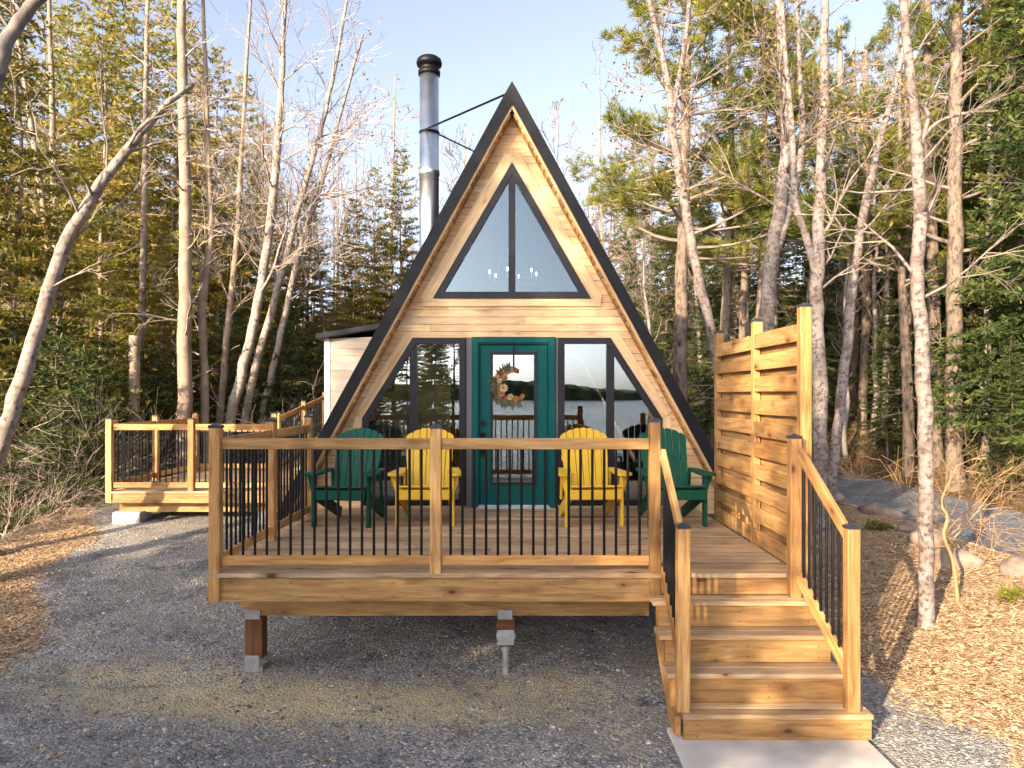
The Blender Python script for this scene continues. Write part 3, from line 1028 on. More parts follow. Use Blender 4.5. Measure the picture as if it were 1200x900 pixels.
# flue pipe with cap and two stays
cx, cy = -1.222, 11.0
mb = MB()
R = 0.14
mb.lathe([(R, 3.2), (R, 4.25), (R + .008, 4.26), (R + .008, 4.31), (R, 4.32), (R, 5.55), (R + .01, 5.56), (R + .01, 5.64), (R, 5.65), (R, 7.02)], (cx, cy, 0), 32)
ch = part(mb, 'flue_pipe', M_STEEL, cabin, True)
mb = MB()
mb.lathe([(R * .9, 6.99), (R + .015, 6.99), (R + .02, 7.05), (R - .01, 7.06), (R - .01, 7.12), (R + .035, 7.13), (R + .045, 7.17), (R + .03, 7.22), (R - .01, 7.25), (.02, 7.27)], (cx, cy, 0), 32)
part(mb, 'flue_cap', M_BLACK, ch, True)
mb = MB()
mb.lathe([(R + .006, 6.155), (R + .008, 6.16), (R + .008, 6.18), (R + .006, 6.185)], (cx, cy, 0), 32)
mb.tube([(cx - .05, cy - .14, 6.17), (-0.04, 9.66, 6.235)], .014, 8)
mb.tube([(cx + .14, cy, 6.15), (-0.04, 13.0, 6.23)], .012, 8)
part(mb, 'flue_stay', M_BLACK, ch)
mb = MB()
zc = RZ - (RX - cx) / RS
mb.lathe([(.30, zc - .3), (.27, zc + .1), (R + .02, zc + .35), (R + .004, zc + .36)], (cx, cy, 0), 28)
part(mb, 'flue_flashing', M_BLACK, ch, True)

# chandelier inside the gable
cz, ccx, ccy = 4.10, -0.02, 11.3
chd = thing('chandelier', 'black candle chandelier glowing behind the gable window', 'chandelier', (ccx, ccy, cz))
mb = MB()
mb.tube([(ccx, ccy, cz + .0), (ccx, ccy, 5.6)], .008, 6)
for k in range(12):
    a = 2 * math.pi * k / 12; b_ = 2 * math.pi * (k + 1) / 12
    mb.tube([(ccx + .36 * math.cos(a), ccy + .36 * math.sin(a), cz), (ccx + .36 * math.cos(b_), ccy + .36 * math.sin(b_), cz)], .009, 6)
for k in range(6):
    a = 2 * math.pi * k / 6 + .3
    mb.tube([(ccx, ccy, cz + .02), (ccx + .36 * math.cos(a), ccy + .36 * math.sin(a), cz)], .008, 6)
    mb.tube([(ccx, ccy, cz + .75), (ccx + .36 * math.cos(a), ccy + .36 * math.sin(a), cz)], .006, 5)
part(mb, 'ring_frame', M_WINFR, chd)
for k in range(6):
    a = 2 * math.pi * k / 6 + .3
    bx, by = ccx + .36 * math.cos(a), ccy + .36 * math.sin(a)
    mb = MB().lathe([(.008, cz), (.009, cz + .09), (.006, cz + .092)], (bx, by, 0), 10)
    cd = part(mb, 'candle_sleeve', M_WHITE, chd)
    mb = MB().lathe([(.006, cz + .093), (.012, cz + .108), (.009, cz + .125), (.002, cz + .145)], (bx, by, 0), 10)
    part(mb, 'bulb', M_BULB, cd, True)

# crescent wreath on the door glass
wc = wp(600, 452); wc.y = WY - .05
wr = thing('wreath', 'crescent driftwood wreath of dried flowers hanging on the teal door', 'wreath', wc)
rng = random.Random(21)
mb = MB()
for k in range(9):
    pts, rad = [], []
    ph = rng.uniform(-.012, .012)
    for q in range(15):
        t = q / 14
        a = math.radians(62 + t * 262 + rng.uniform(-2, 2))
        r = .185 + rng.uniform(-.006, .006) + .02 * math.sin(k)
        th = math.sin(math.pi * t) ** .7
        off = (k - 4) * .011 * th
        pts.append(wc + V(((r + off) * math.cos(a) * .98, rng.uniform(-.012, .012) + ph, (r + off) * math.sin(a) * 1.05)))
        rad.append(.004 + .008 * th)
    mb.tube(pts, rad, 6)
part(mb, 'driftwood_crescent', M_DRIFT, wr, True)


def blossom(mb, c, r, n, layers=3):
    for l in range(layers):
        for k in range(n):
            a = 2 * math.pi * (k + .5 * l) / n
            el = .25 + .45 * l
            d = V((math.cos(a) * math.cos(el), -math.sin(el), math.sin(a) * math.cos(el)))
            rr = r * (1 - .22 * l)
            s = d.cross(V((0, 1, 0))).normalized()
            p = c + V((0, -.006 * l, 0))
            mb.prism([p, p + d * rr * .6 + s * rr * .32, p + d * rr, p + d * rr * .6 - s * rr * .32], V((0, -.004, 0)))


for (ax, az, r) in ((-.10, -.03, .06), (-.02, -.14, .045), (-.16, .06, .035)):
    mb = MB(); blossom(mb, wc + V((ax, -.035, az)), r, 9, 4)
    part(mb, 'cream_flower', M_CREAM, wr)
for (ax, az, r) in ((-.13, -.10, .05), (.05, -.165, .045), (-.09, .10, .045), (.13, -.13, .035)):
    mb = MB(); blossom(mb, wc + V((ax, -.03, az)), r, 7, 3)
    part(mb, 'rust_flower', M_ORANGE, wr)
mb = MB()
for k in range(90):
    a = math.radians(rng.uniform(95, 300))
    p = wc + V((.18 * math.cos(a), -.02, .19 * math.sin(a)))
    d = V((math.cos(a) + rng.uniform(-.5, .5), rng.uniform(-.5, .1), math.sin(a) + rng.uniform(-.5, .5))).normalized()
    s = d.cross(V((0, 1, 0))).normalized(); ln = rng.uniform(.06, .15)
    mb.prism([p, p + d * ln * .5 + s * .014, p + d * ln, p + d * ln * .5 - s * .014], V((0, -.003, 0)))
part(mb, 'leaf_spray', M_OLIVE, wr)
mb = MB().board((wx(602), WY - .03, wp(0, 436).z), (wx(602), WY - .03, wp(0, 397).z), .022, .006, (1, 0, 0), .001)
part(mb, 'hanging_ribbon', M_BLACK, wr)

# ------------------------------------------------------------------ decks
M_SCREW = plain('screw_head_steel', (0.07, 0.06, 0.05), 0.5, 0.4)


def screws(parent, pts, r=.006):
    """driven screw heads on a face towards -Y"""
    mb = MB()
    for x, y, z in pts:
        mb.prism([V((x + r * math.cos(t), y - .001, z + r * math.sin(t))) for t in np.linspace(0, 5.24, 6)], (0, .004, 0))
    part(mb, 'screw_heads', M_SCREW, parent)


DF = 6.13                     # front edge of the front deck
PX = [-2.40, -0.632, 1.124]   # front posts


def cap_on(post, x, y, z, s=.094):
    mb = MB()
    h = s / 2
    mb.box(x - h, x + h, y - h, y + h, z, z + .022, .004)
    q = h * .92
    vs = [V((x - q, y - q, z + .0225)), V((x + q, y - q, z + .0225)), V((x + q, y + q, z + .0225)), V((x - q, y + q, z + .0225)), V((x, y, z + .040))]
    mb.add(vs, [[0, 1, 4], [1, 2, 4], [2, 3, 4], [3, 0, 4]], [[(0, 0)] * 3] * 4, .5)
    part(mb, 'post_cap', M_CAP, post)


def post(parent, x, y, z0, z1, w=.089, name='rail_post'):
    mb = MB().box(x - w / 2, x + w / 2, y - w / 2, y + w / 2, z0, z1, .005)
    p = part(mb, name, W_DECK, parent)
    cap_on(p, x, y, z1, w + .006)
    return p


def railing(parent, a, b, n, zt0, zt1, zb0, zb1, gap=.046, r=.0112):
    """two-by-four rails between two posts with n black balusters; a,b are (x,y) post centres; z of top rail and bottom rail at both ends"""
    A, B = V((a[0], a[1], 0)), V((b[0], b[1], 0))
    d = (B - A).normalized(); ln = (B - A).length
    A2, B2 = A + d * gap, B - d * gap
    e0, e1 = gap / ln, 1 - gap / ln
    zt = lambda t: zt0 + (zt1 - zt0) * t
    zb = lambda t: zb0 + (zb1 - zb0) * t
    k = .5
    mb = MB().board(A2 + V((0, 0, zt(e0) - .0445)), B2 + V((0, 0, zt(e1) - .0445)), .089, .038, (0, 0, 1))
    part(mb, 'top_rail', W_DECK, parent)
    mb = MB().board(A2 + V((0, 0, zb(e0) + .04)), B2 + V((0, 0, zb(e1) + .04)), .08, .038, (0, 0, 1))
    part(mb, 'bottom_rail', W_DECK, parent)
    for q in range(n):
        t = (q + .75) / (n + .5)
        p = A + (B - A) * (e0 + (e1 - e0) * t)
        tt = e0 + (e1 - e0) * t
        mb = MB().tube([p + V((0, 0, zb(tt) + .06)), p + V((0, 0, zt(tt) - .07))], r, 8)
        part(mb, 'baluster', M_BLACK, parent, False)


deck = thing('front_deck', 'raised front deck of treated lumber with black balusters, holding the four chairs', 'deck', (0, DF, 1.0))
mb = MB()
y = DF
rng = random.Random(8)
while y < WY - .02:
    y1 = min(y + .14, WY - .004)
    cuts = [-2.46, rng.uniform(-1.2, 1.2), 2.28]
    for p, q in zip(cuts[:-1], cuts[1:]):
        mb.box(p + .002, q - .002, y, y1, .962, 1.0 - rng.uniform(0, .002), .004)
    y += .1455
part(mb, 'deck_boards', W_FLOOR, deck)
mb = MB().box(-2.46, 1.175, DF + .022, DF + .06, .765, .961, .005)
fb_ = part(mb, 'fascia_board', W_DECK, deck)
screws(fb_, [(x_, DF + .022, z_) for x_ in (-2.2, -1.79, -1.38, -.97, -.56, -.15, .26, .67, 1.08) for z_ in (.81, .92)])
mb = MB()
mb.box(-2.46, -2.422, DF + .0605, WY, .765, .961, .005); mb.box(2.242, 2.28, DF + .0605, WY, .765, .961, .005)
part(mb, 'side_fascia', W_DECK, deck)
mb = MB()
x = -2.2
while x < 2.2:
    mb.box(x - .019, x + .019, DF + .062, WY, .767, .960); x += .41
part(mb, 'joists', W_DECK, deck)
for yb in (6.62,):
    mb = MB().prism([V((-2.36, yb, .764)), V((1.16, yb, .764)), V((1.16, yb, .522)), V((-2.24, yb, .522)), V((-2.36, yb, .60))], (0, .038, 0), (1, 0, 0))
    mb.prism([V((-2.36, yb + .04, .764)), V((1.16, yb + .04, .764)), V((1.16, yb + .04, .522)), V((-2.24, yb + .04, .522)), V((-2.36, yb + .04, .60))], (0, .038, 0), (1, 0, 0))
    part(mb, 'beam', W_DECK, deck)
mb = MB().box(-2.3, 2.2, 9.0, 9.08, .52, .764)
part(mb, 'beam', W_DECK, deck)
# support posts with galvanised brackets
for k, (sx, zt, zb0) in enumerate(((-2.24, .52, .06), (-.075, .52, .28))):
    yy = 6.66
    mb = MB().box(sx - .075, sx + .075, yy - .07, yy + .07, zb0 + (.10 if k == 0 else .1), zt - .002, .006)
    sp = part(mb, 'support_post', W_FOOT, deck)
    mb = MB()
    mb.box(sx - .075 - .004 + .01, sx + .055, yy - .078, yy - .0715, zt - .02, zt + .06, .001)
    part(mb, 'bracket', M_GALV, sp)
    mb = MB().box(sx - .079 + .02, sx + .065, yy + .0715, yy + .078, zt - .02, zt + .06, .001)
    part(mb, 'bracket', M_GALV, sp)
    mb = MB()
    if k == 0:
        mb.box(sx - .07, sx + .05, yy - .078, yy - .0715, .05, .19, .001); mb.box(sx - .078, sx + .078, yy - .07, yy + .07, .05, .099, .001)
    else:
        mb.box(sx - .072, sx + .07, yy - .079, yy - .0715, zb0, zb0 + .13, .001); mb.box(sx - .08, sx + .08, yy - .07, yy + .07, zb0 + .05, zb0 + .098, .001)
        mb.tube([(sx, yy, zb0 + .05), (sx, yy, -.2)], .03, 14)
        mb.lathe([(.045, .21), (.045, .25), (.032, .26)], (sx, yy, 0), 14)
    bz = (.10, .155) if k == 0 else (zb0 + .04, zb0 + .10)
    for z_ in bz:
        mb.prism([V((sx - .005 + .012 * math.cos(t), yy - .086, z_ + .012 * math.sin(t))) for t in np.linspace(0, 5.2, 6)], (0, .007, 0))
    part(mb, 'post_base', M_GALV, sp)
PY = DF + .0445
post(deck, PX[0], PY, .775, 2.16); post(deck, PX[1], PY, .964, 2.155); post(deck, PX[2], PY, .78, 2.205)
railing(deck, (PX[0], PY + .01), (PX[1], PY + .01), 17, 2.076, 2.076, 1.055, 1.055)
railing(deck, (PX[1], PY + .01), (PX[2], PY + .01), 17, 2.076, 2.076, 1.055, 1.055)
post(deck, PX[0], 7.57, .96, 2.16); post(deck, PX[0], 8.96, .96, 2.16)
railing(deck, (PX[0], PY), (PX[0], 7.57), 12, 2.076, 2.076, 1.055, 1.055)
railing(deck, (PX[0], 7.57), (PX[0], 8.96), 12, 2.076, 2.076, 1.055, 1.055)

# staircase
st = thing('staircase', 'wooden stairs of four treads with rails leading down to the concrete landing', 'stairs', (1.75, 5.3, 0))
TR = [(.825, 5.944, 1.075, 2.375), (.625, 5.740, 1.085, 2.40), (.42, 5.515, 1.10, 2.40), (.205, 5.326, 1.172, 2.49)]
prevy = DF + .02
mbr = MB()
for k, (z, yf, xa, xb) in enumerate(TR):
    mb = MB()
    yb = prevy - .012
    mid_ = yf + (yb - yf) * .52
    mb.box(xa, xb, yf, mid_ - .003, z - .036, z, .005)
    mb.box(xa, xb, mid_ + .003, yb, z - .036, z - .001, .005)
    part(mb, 'tread', W_FLOOR, st)
    rz1 = (1.0 if k == 0 else TR[k - 1][0]) - .038
    ry = (DF if k == 0 else TR[k - 1][1]) + .018
    mb = MB().box(1.14 if k == 0 else xa + .03, 2.31 if k == 0 else xb - .03, ry, ry + .03, z + .001, rz1, .004)
    rs_ = part(mb, 'riser', W_DECK, st)
    screws(rs_, [(x_, ry, z + (rz1 - z) * f_) for x_ in ((1.25, 1.7, 2.2) if k == 0 else (xa + .1, (xa + xb) / 2, xb - .12)) for f_ in (.25, .72)])
    prevy = yf + .05
mb = MB().box(1.178, 2.484, TR[3][1] + .018, TR[3][1] + .05, .022, .168, .004)
rs_ = part(mb, 'riser', W_DECK, st)
screws(rs_, [(x_, TR[3][1] + .018, z_) for x_ in (1.27, 1.83, 2.40) for z_ in (.05, .13)])
for x in (1.13, 2.33):
    mb = MB().prism([V((x, 6.15, .78)), V((x, 6.15, .45)), V((x, 5.60, .03)), V((x, 5.40, .03)), V((x, 5.40, .165)), V((x, 5.56, .165)), V((x, 5.56, .38)), V((x, 5.78, .38)), V((x, 5.78, .585)), V((x, 5.97, .585)), V((x, 5.97, .78))], (.038, 0, 0), (0, 1, -1))
    part(mb, 'stringer', W_DECK, st)
LP = (1.185, 5.41); RP = (2.375, 5.41); RT = (2.215, 6.08)
post(st, LP[0], LP[1], .206, 1.49); post(st, RP[0], RP[1], .206, 1.485); post(st, RT[0], RT[1], .83, 2.08)


def stair_rail(a, za_t, za_b, b_, zb_t, zb_b, n, off):
    A, B = V((a[0] + off, a[1], 0)), V((b_[0] + off, b_[1], 0))
    mb = MB().board(A + V((0, 0, za_t)), B + V((0, 0, zb_t)), .089, .038, (0, 0, 1))
    part(mb, 'hand_rail', W_DECK, st)
    mb = MB().board(A + V((0, 0, za_b)), B + V((0, 0, zb_b)), .089, .036, (0, 0, 1))
    part(mb, 'bottom_rail', W_DECK, st)
    for q in range(n):
        t = (q + .8) / (n + .6)
        p = A + (B - A) * t
        mb = MB().tube([p + V((0, 0, za_b + (zb_b - za_b) * t)), p + V((0, 0, za_t + (zb_t - za_t) * t))], .0112, 8)
        part(mb, 'baluster', M_BLACK, st)


stair_rail((PX[2] + .03, PY - .05), 1.96, 1.03, (LP[0] - .02, LP[1] + .04), 1.39, .46, 8, 0.028)
stair_rail((RT[0] + .01, RT[1] - .045), 1.98, 1.0, (RP[0] + .0, RP[1] + .045), 1.40, .42, 8, 0.012)

# privacy screen
scn = thing('privacy_screen', 'tall wooden privacy screen of staggered horizontal boards on the deck edge', 'screen', (2.3, 7.4, 1.0))
PSY = [6.19, 7.40, 8.77]
PSX = 2.335
for k, y in enumerate(PSY):
    post(scn, PSX, y, .70, 3.125 if k else 3.13, .089, 'screen_post')
rng = random.Random(17)
for k in range(2):
    a, b_ = PSY[k] + .047, PSY[k + 1] - .047
    mb = MB()
    z = 2.93
    while z > 1.05:
        zz = z + rng.uniform(-.006, .006)
        mb.board((PSX - .032, a, zz), (PSX - .032, b_, zz + rng.uniform(-.006, .006)), .14, .022, (0, 0, 1), .004)
        z -= .2055
    part(mb, 'front_boards', W_DECK, scn)
    mb = MB()
    z = 2.83
    while z > 1.05:
        mb.board((PSX + .030, a, z), (PSX + .030, b_, z + rng.uniform(-.006, .006)), .14, .022, (0, 0, 1), .004)
        z -= .2055
    part(mb, 'rear_boards', W_DECK, scn)
    mb = MB().box(PSX - .008, PSX + .008, a, a + .03, 1.05, 3.0)
    part(mb, 'nailer_strip', W_DECK, scn)
    mb = MB().box(PSX - .008, PSX + .008, b_ - .03, b_, 1.05, 3.0)
    part(mb, 'nailer_strip', W_DECK, scn)

# side deck on the left, behind
sdk = thing('side_deck', 'low side deck with railing beyond the front deck, left of the cabin', 'deck', (-4.6, 11.4, 1.0))
SX0, SX1, SY0, SY1 = -5.98, -2.95, 11.30, 15.0
mb = MB()
y = SY0
rng = random.Random(18)
while y < SY1:
    mb.box(SX0 - .04, SX1, y, y + .14, .962, 1.0, .004); y += .1455
part(mb, 'deck_boards', W_FLOOR, sdk)
mb = MB().box(SX0 - .04, SX1, SY0 + .02, SY0 + .058, .825, .961, .005)
mb.box(SX0 - .04, SX0 - .002, SY0 + .0585, SY1, .825, .961, .005)
part(mb, 'fascia_board', W_DECK, sdk)
mb = MB().box(SX0 + .04, SX1, SY0 + .25, SY0 + .29, .66, .822, .005)
part(mb, 'beam', W_DECK, sdk)
mb = MB().box(SX0 + .04, SX1, SY1 - .5, SY1 - .46, .66, .822, .005)
part(mb, 'beam', W_DECK, sdk)
for x in (SX0 + .22, -3.6):
    g = hgt(x, SY0 + .3)
    mb = MB().box(x - .07, x + .07, SY0 + .2, SY0 + .34, g + .14, .66)
    ft = part(mb, 'support_post', W_DECK, sdk)
    mb = MB().box(x - .2, x + .2, SY0 + .08, SY0 + .46, g - .05, g + .15, .02)
    part(mb, 'footing_block', M_CONC, ft)
sp_ = [-5.98, -4.77, -3.56]
for x in sp_:
    post(sdk, x, SY0 + .045, .83 if x == sp_[0] else .962, 2.055)
for a, b_ in zip(sp_[:-1], sp_[1:]):
    railing(sdk, (a, SY0 + .05), (b_, SY0 + .05), 12, 1.99, 1.99, 1.05, 1.05)
for y in (12.8, 14.4):
    post(sdk, SX0, y, .962, 2.06)
railing(sdk, (SX0, SY0 + .045), (SX0, 12.8), 12, 1.99, 1.99, 1.05, 1.05)
railing(sdk, (SX0, 12.8), (SX0, 14.4), 12, 1.99, 1.99, 1.05, 1.05)
post(sdk, -4.5, 14.4, .962, 2.06)
railing(sdk, (SX0, 14.4), (-4.5, 14.4), 12, 1.82, 1.82, 1.05, 1.05)

# ramp-like walkway that climbs away behind the side deck
wk = thing('walkway', 'railed wooden walkway climbing away behind the side deck', 'walkway', (-4.2, 15, 1.0))
mb = MB()
for k in range(26):
    t = k / 25
    y = 14.55 + t * 3.8; z = 1.0 + t * .42
    mb.board((-4.45 + t * .1, y, z), (-3.1 + t * .1, y, z), .14, .036, (0, 1, 0))
part(mb, 'deck_boards', W_FLOOR, wk)
for x, n_ in ((-4.5, 13), (-3.05, 13)):
    ys_ = [14.6, 16.4, 18.2]
    zs_ = [0, .2, .4]
    for y, dz in zip(ys_, zs_):
        post(wk, x, y, .6 + dz, 2.07 + dz)
    for k in range(2):
        railing(wk, (x, ys_[k]), (x, ys_[k + 1]), n_, 2.0 + zs_[k], 2.0 + zs_[k + 1], 1.05 + zs_[k], 1.05 + zs_[k + 1])

# ------------------------------------------------------------------ Adirondack chairs


def chair(label, mat, loc, rz):
    t = thing('adirondack_chair', label, 'chair', (0, 0, 0), 'Adirondack chairs on the front deck')
    O = V((0, 0, 0))
    for s in (-1, 1):
        mb = MB().box(s * .30 - .017, s * .30 + .017, 0, .10, 0, .555, .006)
        mb.build('leg', mat, t)
        mb = MB().board((s * .262, -.035, .365), (s * .262, .84, .035), .13, .03, (0, 0, 1), .006)
        mb.build('side_rail', mat, t)
        # arm: a paddle that widens to the front
        xi, xo = .235, .395
        pl = [(xi, -.05), (xi + .03, -.09), (xo - .04, -.09), (xo, -.05), (xo + .003, .05), (xo - .015, .2), (xo - .05, .62), (xo - .13, .62), (xi + .0, .2)]
        mb = MB().prism([V((s * x, y, .556)) for x, y in pl], (0, 0, .026))
        ar = mb.build('armrest', mat, t)
        mb = MB().prism([V((s * .318, .03, .555)), V((s * .375, .03, .555)), V((s * .318, .03, .36))], (0, .028, 0))
        mb.build('bracket', mat, ar)
        mb = MB().board((s * .28, .60, .555), (s * .28, .66, .22), .05, .03, (0, 1, 0), .005)
        mb.build('arm_support', mat, t)
    mb = MB()
    mb.box(-.283, .283, -.062, -.036, .30, .405, .006)
    sl = -.33 / .875
    for k in range(6):
        y = -.02 + k * .082; z = .437 + (y + .035) * sl
        mb.board((-.28, y, z), (.28, y, z), .074, .022, (0, 1, sl), .006)
    mb.build('seat', mat, t)
    mb = MB()
    ang = math.radians(26)
    base = V((0, .43, .235)); up = V((0, math.sin(ang), math.cos(ang))); nn = V((0, math.cos(ang), -math.sin(ang)))
    P2 = lambda x, q: base + V((x, 0, 0)) + up * q
    n = 7
    for k in range(-3, 4):
        wb, wt = .030, .0365
        xb, xt = k * .066, k * .081
        q0 = 0
        topq = lambda x: .47 + math.sqrt(.42 ** 2 - x * x)
        pts = [P2(xb - wb, q0), P2(xb + wb, q0)]
        for f_ in (1, .6, .2, -.2, -.6, -1):
            x = xt + wt * f_
            pts.append(P2(x, topq(x) - (.012 if abs(f_) == 1 else 0)))
        mb.prism(pts, nn * .02, (0, math.sin(ang), math.cos(ang)))
    for q, hw in ((.12, .24), (.52, .27)):
        mb.board(P2(-hw, q) + nn * .036, P2(hw, q) + nn * .036, .07, .028, up, .005)
    mb.build('backrest', mat, t)
    t.location = loc; t.rotation_euler = (0, 0, rz)
    return t


chair('green Adirondack chair at the left end of the deck, beside the left railing', M_GREENC, (-1.87, 8.22, 1.001), math.radians(-5))
chair('yellow Adirondack chair just left of the teal door, behind the middle rail post', M_YELLOW, (-.965, 8.26, 1.001), math.radians(2))
chair('yellow Adirondack chair just right of the teal door, in front of the right window', M_YELLOW, (.865, 8.27, 1.001), math.radians(4))
chair('green Adirondack chair at the right end of the deck, beside the privacy screen', M_GREENC, (1.76, 8.25, 1.001), math.radians(2))

# ------------------------------------------------------------------ vegetation
def rdir(rng):
    a = rng.uniform(0, 6.2832); z = rng.uniform(-1, 1); r = math.sqrt(1 - z * z)
    return V((r * math.cos(a), r * math.sin(a), z))


def grow(rng, mbs, p, d, ln, r, lvl, cfg):
    """one limb and, from it, its branches; mbs = (trunk mesh, twig mesh, bud mesh)"""
    n = max(2, min(7, int(ln / cfg['seg'])))
    pts, rad = [V(p)], [r]
    d = V(d).normalized()
    for k in range(n):
        d = (d + rdir(rng) * cfg['wander'] + V((0, 0, cfg['up']))).normalized()
        pts.append(pts[-1] + d * (ln / n)); rad.append(max(r * (1 - .75 * (k + 1) / n), cfg.get('rmin', .0026)))
    which = mbs[0] if lvl == 0 else mbs[1]
    which.tube(pts, rad, 6 if r > .03 else (4 if r > .012 else 3), cap=False)
    if lvl < cfg['levels']:
        c = max(2, int(ln * cfg['dens'][lvl] * rng.uniform(.7, 1.3)))
        for q in range(c):
            t = rng.uniform(.2, 1.0) * n
            k = min(int(t), n - 1)
            b0 = pts[k] + (pts[k + 1] - pts[k]) * (t - k)
            dd = (pts[k + 1] - pts[k]).normalized()
            ax = dd.cross(rdir(rng)).normalized()
            nd = Matrix.Rotation(math.radians(rng.uniform(*cfg['ang'])), 3, ax) @ dd
            grow(rng, mbs, b0, nd, ln * rng.uniform(*cfg['ratio']), max(cfg.get('rmin', .0026), rad[k] * .55), lvl + 1, cfg)
    elif cfg.get('bud'):
        for q in range(cfg['bud']):
            mbs[2].leaf(pts[-1 - (q % 2)], (d + rdir(rng) * .9).normalized(), V((0, 0, 1)), rng.uniform(.05, .10) * cfg.get('bs', 1), rng.uniform(.035, .06) * cfg.get('bs', 1), rng.random())


BARE = dict(seg=.3, wander=.24, up=.05, levels=2, dens=(4.2, 6.0), ang=(22, 60), ratio=(.28, .55), rmin=.0035)
FAR = dict(seg=.5, wander=.22, up=.06, levels=2, dens=(3.4, 4.5), ang=(22, 55), ratio=(.3, .6), rmin=.0105)


def limbs_on(rng, mbs, pts, rad, t0, n, lmax, cfg, rise=(15, 60), lmin=.35):
    """limbs set along a trunk path from the fraction t0 up"""
    m_ = len(pts) - 1
    for q in range(n):
        t = t0 + (1 - t0) * (q + rng.random()) / n
        x = min(t * m_, m_ - 1e-4); k = int(x)
        p = pts[k] + (pts[k + 1] - pts[k]) * (x - k)
        ax = (pts[k + 1] - pts[k]).normalized()
        a = rng.uniform(0, 6.2832); el = math.radians(rng.uniform(*rise))
        s = ax.orthogonal().normalized(); s = Matrix.Rotation(a, 3, ax) @ s
        d = s * math.cos(el) + ax * math.sin(el)
        ln = (lmin + (lmax - lmin) * (1 - (t - t0) / (1 - t0 + 1e-6)) ** .7) * rng.uniform(.6, 1.15)
        r = min(rad[k] * rng.uniform(.2, .36), .012 + .012 * ln)
        grow(rng, mbs, p, d, ln, max(r, .005), 0, cfg)


def smooth_path(pts, rad, n=5):
    P, R = [], []
    m_ = len(pts)
    for k in range(m_ - 1):
        p0, p1, p2, p3 = pts[max(k - 1, 0)], pts[k], pts[k + 1], pts[min(k + 2, m_ - 1)]
        for q in range(n):
            t = q / n
            P.append(.5 * ((2 * p1) + (p2 - p0) * t + (2 * p0 - 5 * p1 + 4 * p2 - p3) * t * t + (3 * p1 - p0 - 3 * p2 + p3) * t ** 3))
            R.append(rad[k] + (rad[k + 1] - rad[k]) * t)
    P.append(pts[-1]); R.append(rad[-1])
    return P, R


def finish_tree(root, mbs, barkm, twigm, budm=None):
    mbs[0].build('trunk', barkm, root, True)
    full = len(mbs[2].f) > 3000                       # needles make the crown; else the twigs do
    if mbs[1].v: mbs[1].build('branches' if full else 'crown', twigm, root)
    if budm and mbs[2].v: mbs[2].build('crown' if full else 'leaves', budm, root)


def drawn_tree(name, label, px, Y, w, barkm, twigm, seed, limbs=(.45, 14, 2.4), cfg=BARE, budm=None, rise=(15, 60), forks=(), dY=0.0, foliage=None):
    """a tree whose trunk follows the given points; w = trunk widths in the same units"""
    rng = random.Random(seed)
    pts = []
    n = len(px)
    for k, (x, y) in enumerate(px):
        pts.append(at(x, y, Y + dY * k / max(1, n - 1)))
    rad = [q * Y / F / 2 for q in w]
    d = (pts[0] - pts[1]).normalized()
    g = hgt(pts[0].x, pts[0].y)
    if pts[0].z > g - .1:
        ext = (pts[0].z - g + .15) / max(.35, -d.z)
        d2 = V((d.x * .6, 0, -1)).normalized()
        p = pts[0] + d2 * ((pts[0].z - g + .15) / -d2.z)
        pts.insert(0, p); rad.insert(0, rad[0] * 1.5)
    base = V(pts[0])
    root = thing(name, label, 'tree', base)
    pts = [p - base for p in pts]
    P, R = smooth_path(pts, rad)
    P = [p + rdir(rng) * R[k] * .18 for k, p in enumerate(P)]
    mbs = (MB(), MB(), MB())
    mbs[0].tube(P, R, 12)
    limbs_on(rng, mbs, P, R, limbs[0], limbs[1], limbs[2], cfg, rise)
    for fk, fw in forks:
        fp = [at(x, y, Y) - base for x, y in fk]
        fp, fr = smooth_path(fp, [q * Y / F / 2 for q in fw])
        mbs[0].tube(fp, fr, 8)
        limbs_on(rng, mbs, fp, fr, .35, max(4, limbs[1] // 2), limbs[2] * .7, cfg, rise)
    if foliage:
        foliage(rng, mbs, P, R)
    finish_tree(root, mbs, barkm, twigm, budm)
    return root


